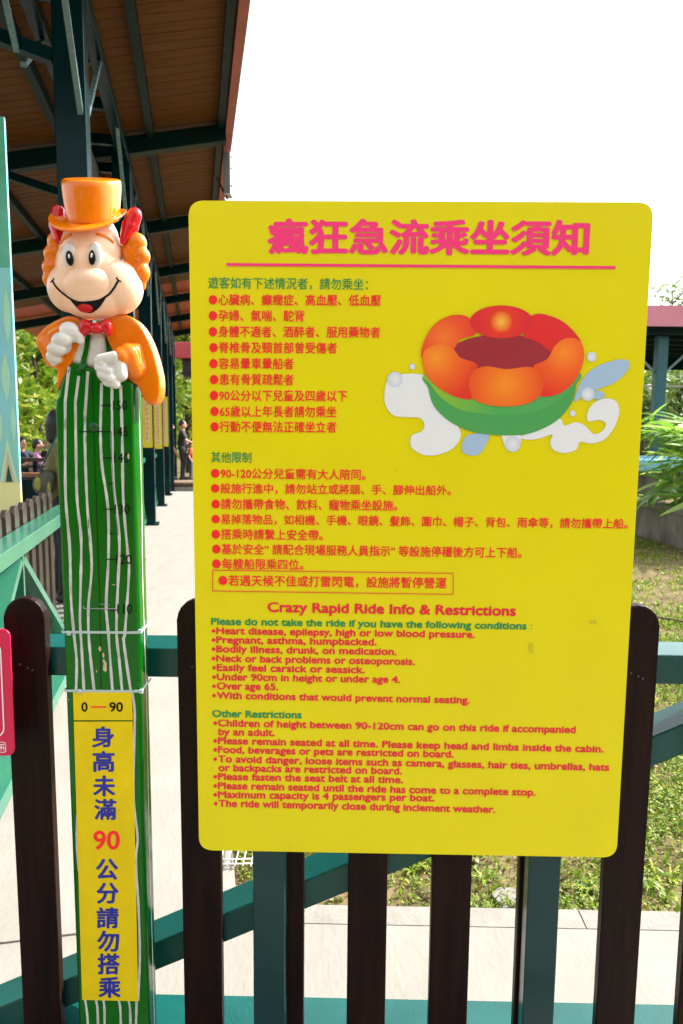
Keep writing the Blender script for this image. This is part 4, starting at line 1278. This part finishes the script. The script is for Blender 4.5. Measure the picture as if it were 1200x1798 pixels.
# planter wall
p1, p2 = on_z(1118, 935, 0), on_z(1204, 962, 0)
d = (p2 - p1); d.normalize()
pw = empty('planter_wall', p1, 'low weathered concrete planter wall with pale coping beyond the lawn', 'wall')
nn = V((-d.y, d.x, 0))
if nn.y < 0: nn = -nn
hw_ = .43
A_, B_ = -d * 2.5, d * 1.6
bar('wall_body', A_ + nn * .1 + V((0, 0, hw_ / 2 - .04)), B_ + nn * .1 + V((0, 0, hw_ / 2 - .04)), .2, hw_, nn, M['oldconc'], pw, bev=.006)
seg = (B_ - A_).length
kk = 0
t = 0
while t < seg - .05:
    e = min(seg, t + .8)
    bar('coping', A_ + d * (t + .003) + nn * .1 + V((0, 0, hw_ - .01)), A_ + d * (e - .003) + nn * .1 + V((0, 0, hw_ - .01)), .25, .07, nn, M['kerb'], pw, bev=.006)
    t = e

# ================================================================== lady palm
def fan_mesh(seed):
    r = random.Random(seed)
    vv, ff = [], []
    n = r.randint(7, 9)
    for k in range(n):
        a = (k / (n - 1) - .5) * R(200)
        L = r.uniform(.30, .40) * (1 - .18 * abs(k / (n - 1) - .5))
        w = r.uniform(.046, .064)
        dirv = V((sin(a), cos(a), 0))
        sd_ = V((cos(a), -sin(a), 0))
        droop = r.uniform(.05, .45)
        prev = None
        for j in range(7):
            t = j / 6
            ww = w * (.35 + 1.2 * t if t < .4 else .83 * (1 - ((t - .4) / .6) ** 2.2) + .05)
            c = dirv * L * t + V((0, 0, .04 * t - droop * L * t * t))
            i0 = len(vv)
            vv += [tuple(c - sd_ * ww / 2 + V((0, 0, .006))), tuple(c), tuple(c + sd_ * ww / 2 + V((0, 0, .006)))]
            if prev is not None:
                ff += [(prev, prev + 1, i0 + 1, i0), (prev + 1, prev + 2, i0 + 2, i0 + 1)]
            prev = i0
    me = bpy.data.meshes.new('leaf')
    me.from_pydata(vv, [], ff)
    me.materials.append(M['palm'])
    return me
fans = [fan_mesh(i) for i in range(6)]
def palm(base, label, n, H, spread, seed, zmin=.5, big=1.0):
    r = random.Random(seed)
    g = empty('lady_palm', base, label, 'palm')
    bm = bmesh.new()
    tips = []
    for i in range(n):
        a = r.uniform(0, 2 * pi)
        rr = r.uniform(.05, spread)
        z = r.uniform(zmin, H)
        st = V((rr * .4 * cos(a), rr * .4 * sin(a), max(.05, z - .3)))
        tp = V((rr * cos(a), rr * sin(a), z))
        tube_bm(bm, [st, st.lerp(tp, .5) + V((0, 0, .05)), tp], [.004, .0035, .003], 5)
        tips.append((tp, a))
    link('stalks', finish(bm, 'stalks', True), M['palm'], g)
    bm = bmesh.new()
    for i in range(12):
        a = r.uniform(0, 2 * pi)
        rr = r.uniform(0, spread * .4)
        tube_bm(bm, [(rr * cos(a), rr * sin(a), 0), (rr * cos(a) * 1.1, rr * sin(a) * 1.1, r.uniform(.6, 1) * H * .85)], .011, 6)
    link('canes', finish(bm, 'canes', True), M['bark'], g)
    for tp, a in tips:
        o = bpy.data.objects.new('leaf', r.choice(fans))
        COL.objects.link(o); o.parent = g
        o.location = tp
        o.rotation_euler = Euler((r.uniform(-.5, .6), r.uniform(-.4, .4), a - pi / 2 + r.uniform(-.5, .5)))
        sc = r.uniform(.8, 1.2) * big
        o.scale = (sc, sc, sc)
    return g
palm((4.88, 9.3, .36), 'bushy lady palm with glossy split fan leaves at the right edge', 84, 1.42, .88, 5, .10, 1.6)
so2 = bar('planter_soil', A_ + nn * .75 + V((0, 0, .33)) + p1, B_ + nn * .75 + V((0, 0, .33)) + p1, 1.1, .06, nn, M['soil'], None)
struct(so2)

# ================================================================== trees
def tree(x, y, h, cr, label, seed, leaf, n=6500, ls=.10, name='broadleaf_tree', low=.18, group='trees beyond the pavilion'):
    r = random.Random(seed)
    z0 = ground_z(y) - .03
    g = empty(name, (x, y, z0), label, 'tree', group)
    bm = bmesh.new()
    lean = V((r.uniform(-.3, .3), r.uniform(-.3, .3), 0))
    top = V((0, 0, h * .85)) + lean
    tube_bm(bm, [V((0, 0, 0)), lean * .3 + V((0, 0, h * .3)), lean * .7 + V((0, 0, h * .6)), top], [.11, .085, .055, .02], 8)
    blobs = []
    for i in range(16):
        t = r.uniform(low, .95)
        a = r.uniform(0, 2 * pi)
        rr = cr * r.uniform(.35, .95) * (1 - .5 * abs(t - .5))
        c = lean * t + V((rr * cos(a), rr * sin(a), h * t))
        st = lean * t * .8 + V((0, 0, h * max(.15, t - .14)))
        tube_bm(bm, [st, st.lerp(c, .5) + V((0, 0, .1)), c], [.035, .025, .01], 5)
        blobs.append((c, cr * r.uniform(.28, .5)))
    link('trunk', finish(bm, 'trunk', True), M['bark'], g)
    vv, ff = [], []
    for i in range(n):
        c, br = r.choice(blobs)
        d = V((r.gauss(0, 1), r.gauss(0, 1), r.gauss(0, 1))).normalized() * br * r.uniform(.35, 1.05) ** .6
        d.z *= .75
        p = c + d
        u = V((r.gauss(0, 1), r.gauss(0, 1), r.gauss(0, .6))).normalized()
        w_ = u.orthogonal().normalized()
        s_ = ls * r.uniform(.6, 1.3)
        i0 = len(vv)
        vv += [tuple(p - u * s_), tuple(p + w_ * s_ * .42), tuple(p + u * s_), tuple(p - w_ * s_ * .42)]
        ff.append((i0, i0 + 1, i0 + 2, i0 + 3))
    me = bpy.data.meshes.new('crown')
    me.from_pydata(vv, [], ff)
    link('crown', me, leaf, g)
TR = [(40, 27, 8, 2.6, 'A'), (78, 24.5, 7, 2.4, 'A'), (5, 30, 8.5, 2.8, 'B'), (112, 29, 8, 2.6, 'B'), (150, 33, 9, 3.0, 'A'), (305, 31, 8, 2.4, 'A'), (330, 28.5, 6.6, 2.2, 'A'), (285, 36, 9, 3.0, 'B'), (350, 38, 9, 3, 'B'), (-40, 25, 8, 2.8, 'A'), (60, 38, 9, 3.2, 'B'), (215, 36, 9, 3.2, 'B')]
tl = ['bright leafy tree just right of the mural edge', 'yellow-green tree above the seated visitors', 'darker tree mostly hidden behind the mural edge', 'mid green tree behind the woman in olive', 'tree behind the dark first column', 'slim trunked tree in the gap left of the board', 'bright low tree behind the red kiosk', 'dark tree at the end of the column row', 'tall tree hidden mostly behind the yellow board edge', 'bright tree partly behind the mural board', 'dark green tree farthest back right of the mural', 'shaded tree far behind the painted figure']
for i, (px, y, h, cr, lf) in enumerate(TR):
    p = at(px, 745, y)
    tree(p.x, y, h, cr, tl[i], 30 + i, M['leaf' + lf], n=5600, ls=.15)
TR2 = [(1172, 33, 9.3, 2.4, 'B'), (1140, 36, 9.0, 2.4, 'B'), (1215, 38, 9.8, 2.6, 'B'), (1150, 24, 4.0, 2.2, 'A'), (1195, 22, 3.8, 2.0, 'B'), (1105, 25, 3.9, 2.2, 'A'), (1235, 26, 4.2, 2.2, 'A')]
tl2 = ['pale tree rising over the middle of the mauve roof', 'pale tree top over the roof beside the board edge', 'pale tree top over the roof at the right edge', 'leafy bush tree behind the teal column', 'low leafy tree behind the palm', 'low tree hidden behind the board edge', 'low leafy tree past the right edge of the shelter']
for i, (px, y, h, cr, lf) in enumerate(TR2):
    p = at(px, 745, y)
    tree(p.x, y, h, cr, tl2[i], 60 + i, M['leaf' + lf], n=4200, ls=.13, low=.12, group='trees behind the shelter')

TR_UNSEEN = [(-11, -9, 6.5, 3), (-7, -11, 7, 3.2), (-3, -10, 6.5, 3), (1, -11.5, 7, 3.2), (5, -10, 6.5, 3), (9, -9.5, 7, 3.2)]  # unseen row added behind the camera to darken what the glossy fronts reflect
for i, (x, y, h, cr) in enumerate(TR_UNSEEN):
    tree(x, y, h, cr, 'unseen tree added to dim reflections, ' + ('farthest left', 'second from the left', 'just left of the middle', 'just right of the middle', 'second from the right', 'farthest right')[i] + ' of the row facing the board', 90 + i, M['leafB'], n=2600, ls=.26, low=.10, group='unseen trees added to dim reflections in the board')

# ================================================================== lawn
r = random.Random(11)
def noise2(x, y):
    return .5 + .5 * sin(x * 5.1 + 1.3 * sin(y * 3.7)) * cos(y * 4.3 + sin(x * 2.9) * 1.7)
def in_lawn(p):
    d = p.dot(E2)
    l = (p - A0).dot(EL)
    return d > EDGE + .09 and l > .71
vv, ff = [], []
cnt = 0
while cnt < 48000:
    if r.random() < .62:
        y = r.uniform(2.03, 3.3); x = r.uniform(-.5, 1.9)
    else:
        y = 2.5 + 7.5 * r.random() ** 1.3; x = y * r.uniform(.28, .52)
    p = V((x, y, 0))
    if not in_lawn(p) or r.random() > .10 + .95 * noise2(x, y) ** 2.2:
        continue
    cnt += 1
    h = r.uniform(.008, .028) * (1 + .5 * (y > 4))
    if r.random() < .35:       # broad leaf
        a = r.uniform(0, 2 * pi); s_ = r.uniform(.003, .009)
        u = V((cos(a), sin(a), r.uniform(-.1, .5))); w_ = V((-sin(a), cos(a), r.uniform(-.2, .3)))
        c = p + V((0, 0, -.03 + r.uniform(.006, .03)))
        i0 = len(vv)
        vv += [tuple(c - u * s_), tuple(c + w_ * s_ * .6), tuple(c + u * s_), tuple(c - w_ * s_ * .6)]
        ff.append((i0, i0 + 1, i0 + 2, i0 + 3))
    else:
        a = r.uniform(0, 2 * pi); w_ = V((cos(a), sin(a), 0)) * r.uniform(.0012, .003) * (1 + .6 * (y > 4))
        b = V((r.uniform(-.7, .7), r.uniform(-.7, .7), 1)) * h * 1.4
        c = p + V((0, 0, -.036))
        i0 = len(vv)
        vv += [tuple(c - w_), tuple(c + w_), tuple(c + b * .6 + w_ * .7), tuple(c + b + V((r.uniform(-1, 1) * h * .6, r.uniform(-1, 1) * h * .6, -.1 * h)))]
        ff.append((i0, i0 + 1, i0 + 2, i0 + 3))
me = bpy.data.meshes.new('grass'); me.from_pydata(vv, [], ff)
struct(link('grass', me, M['grass']), 'stuff')
# tufts of broad weeds and fallen leaves
vv, ff = [], []
for i in range(420):
    y = r.uniform(2.08, 3.4) if i < 270 else r.uniform(3.4, 9)
    x = r.uniform(-.4, 1.9) if i < 270 else y * r.uniform(.3, .52)
    p = V((x, y, -.022))
    if not in_lawn(p): continue
    a = r.uniform(0, 2 * pi); s_ = r.uniform(.012, .032)
    u = V((cos(a), sin(a), r.uniform(-.2, .3))); w_ = V((-sin(a), cos(a), r.uniform(-.3, .3)))
    i0 = len(vv)
    vv += [tuple(p - u * s_), tuple(p - u * s_ * .3 + w_ * s_ * .42 + V((0, 0, .006))), tuple(p + u * s_ * .5 + w_ * s_ * .3), tuple(p + u * s_), tuple(p + u * s_ * .3 - w_ * s_ * .4 + V((0, 0, .008))), tuple(p - u * s_ * .4 - w_ * s_ * .35)]
    ff.append((i0, i0 + 1, i0 + 2, i0 + 3, i0 + 4, i0 + 5))
me = bpy.data.meshes.new('fallen_leaves'); me.from_pydata(vv, [], ff)
struct(link('fallen_leaves', me, M['dead']), 'stuff')
vv, ff = [], []
tufts = [(725, 1530), (1090 + 60, 1540), (1165, 1400), (1150, 1130), (1150, 940), (1180, 1095), (850, 1545), (1030, 1560), (745, 1520)]
tufts = [(on_z(a, b, -.03)) for a, b in tufts] + [V((r.uniform(0, 1.8), r.uniform(2.1, 3.2), -.03)) for _ in range(46)] + [V((y_ * r.uniform(.36, .5), y_, -.03)) for y_ in [r.uniform(3.2, 8) for _ in range(50)]]
for p in tufts:
    if not in_lawn(V((p.x, p.y, 0))): continue
    for j in range(14):
        a = r.uniform(0, 2 * pi); L = r.uniform(.03, .07); w0 = r.uniform(.003, .006)
        d_ = V((cos(a), sin(a), 0)); sd2 = V((-sin(a), cos(a), 0))
        pr = None
        for t in (0, .35, .7, 1):
            c = p + d_ * L * t + V((0, 0, L * (.9 * t - .55 * t * t)))
            ww = w0 * (.6 + 1.2 * t if t < .5 else 2.0 * (1.02 - t) + .05)
            i0 = len(vv)
            vv += [tuple(c - sd2 * ww), tuple(c + sd2 * ww)]
            if pr is not None: ff.append((pr, pr + 1, i0 + 1, i0))
            pr = i0
me = bpy.data.meshes.new('weeds'); me.from_pydata(vv, [], ff)
struct(link('weeds', me, M['leafA']), 'stuff')
# little stones, a flat stone, a dry twig, the white rack
bm = bmesh.new()
for i in range(160):
    y = r.uniform(2.1, 3.2); x = r.uniform(-.3, 1.8)
    p = V((x, y, -.03))
    if in_lawn(p):
        sz = r.uniform(.003, .010)
        bmesh.ops.create_icosphere(bm, subdivisions=1, radius=1, matrix=Matrix.Translation(p) @ Matrix.Rotation(r.random() * 3, 4, 'Z') @ Matrix.Diagonal((sz, sz * .7, sz * .5, 1)))
struct(link('pebbles', finish(bm, 'pebbles', True), M['oldconc']), 'stuff')
q = on_z(890, 1576, -.02)
pts = [V((x, y, 0)) for x, y in ((-.035, -.04), (.02, -.045), (.05, -.02), (.045, .035), (.0, .05), (-.04, .03))]
st = link('flat_stone', finish(prism(pts, V((0, 0, -.025)), bev=.003), 'flat_stone'), M['kerb'], None, (q.x, q.y, -.018), (.03, -.03, .3))
tag(st, 'small flat pale stone lying on the lawn behind the kerb', 'stone')
q = on_z(1175, 1092, -.02)
bm = bmesh.new(); tube_bm(bm, [(-.25, .12, 0), (-.1, .05, .02), (.05, -.04, .015), (.3, -.2, 0)], [.006, .008, .008, .005], 7)
tw = link('dry_twig', finish(bm, 'dry_twig', True), M['dead'], None, (q.x, q.y, -.01))
tag(tw, 'pale dry twig lying on the grass right of the board', 'twig')
q = on_z(415, 1508, .0)
rk = empty('wire_rack', (q.x, q.y, 0), 'white wire rack lying in the leaves at the lawn corner', 'rack')
for k in range(9):
    bm = bmesh.new(); tube_bm(bm, [(-.10 + k * .026, -.06, .012), (-.10 + k * .026 + .004, .10, .03)], .0022, 6)
    link('wire', finish(bm, 'wire', True), M['gwhite'], rk)
for y_, z_ in ((-.055, .014), (-.035, .018), (.09, .03)):
    bm = bmesh.new(); tube_bm(bm, [(-.12, y_ - .004, z_), (.13, y_ + .012, z_)], .0028, 6)
    link('rim_wire', finish(bm, 'rim_wire', True), M['gwhite'], rk)
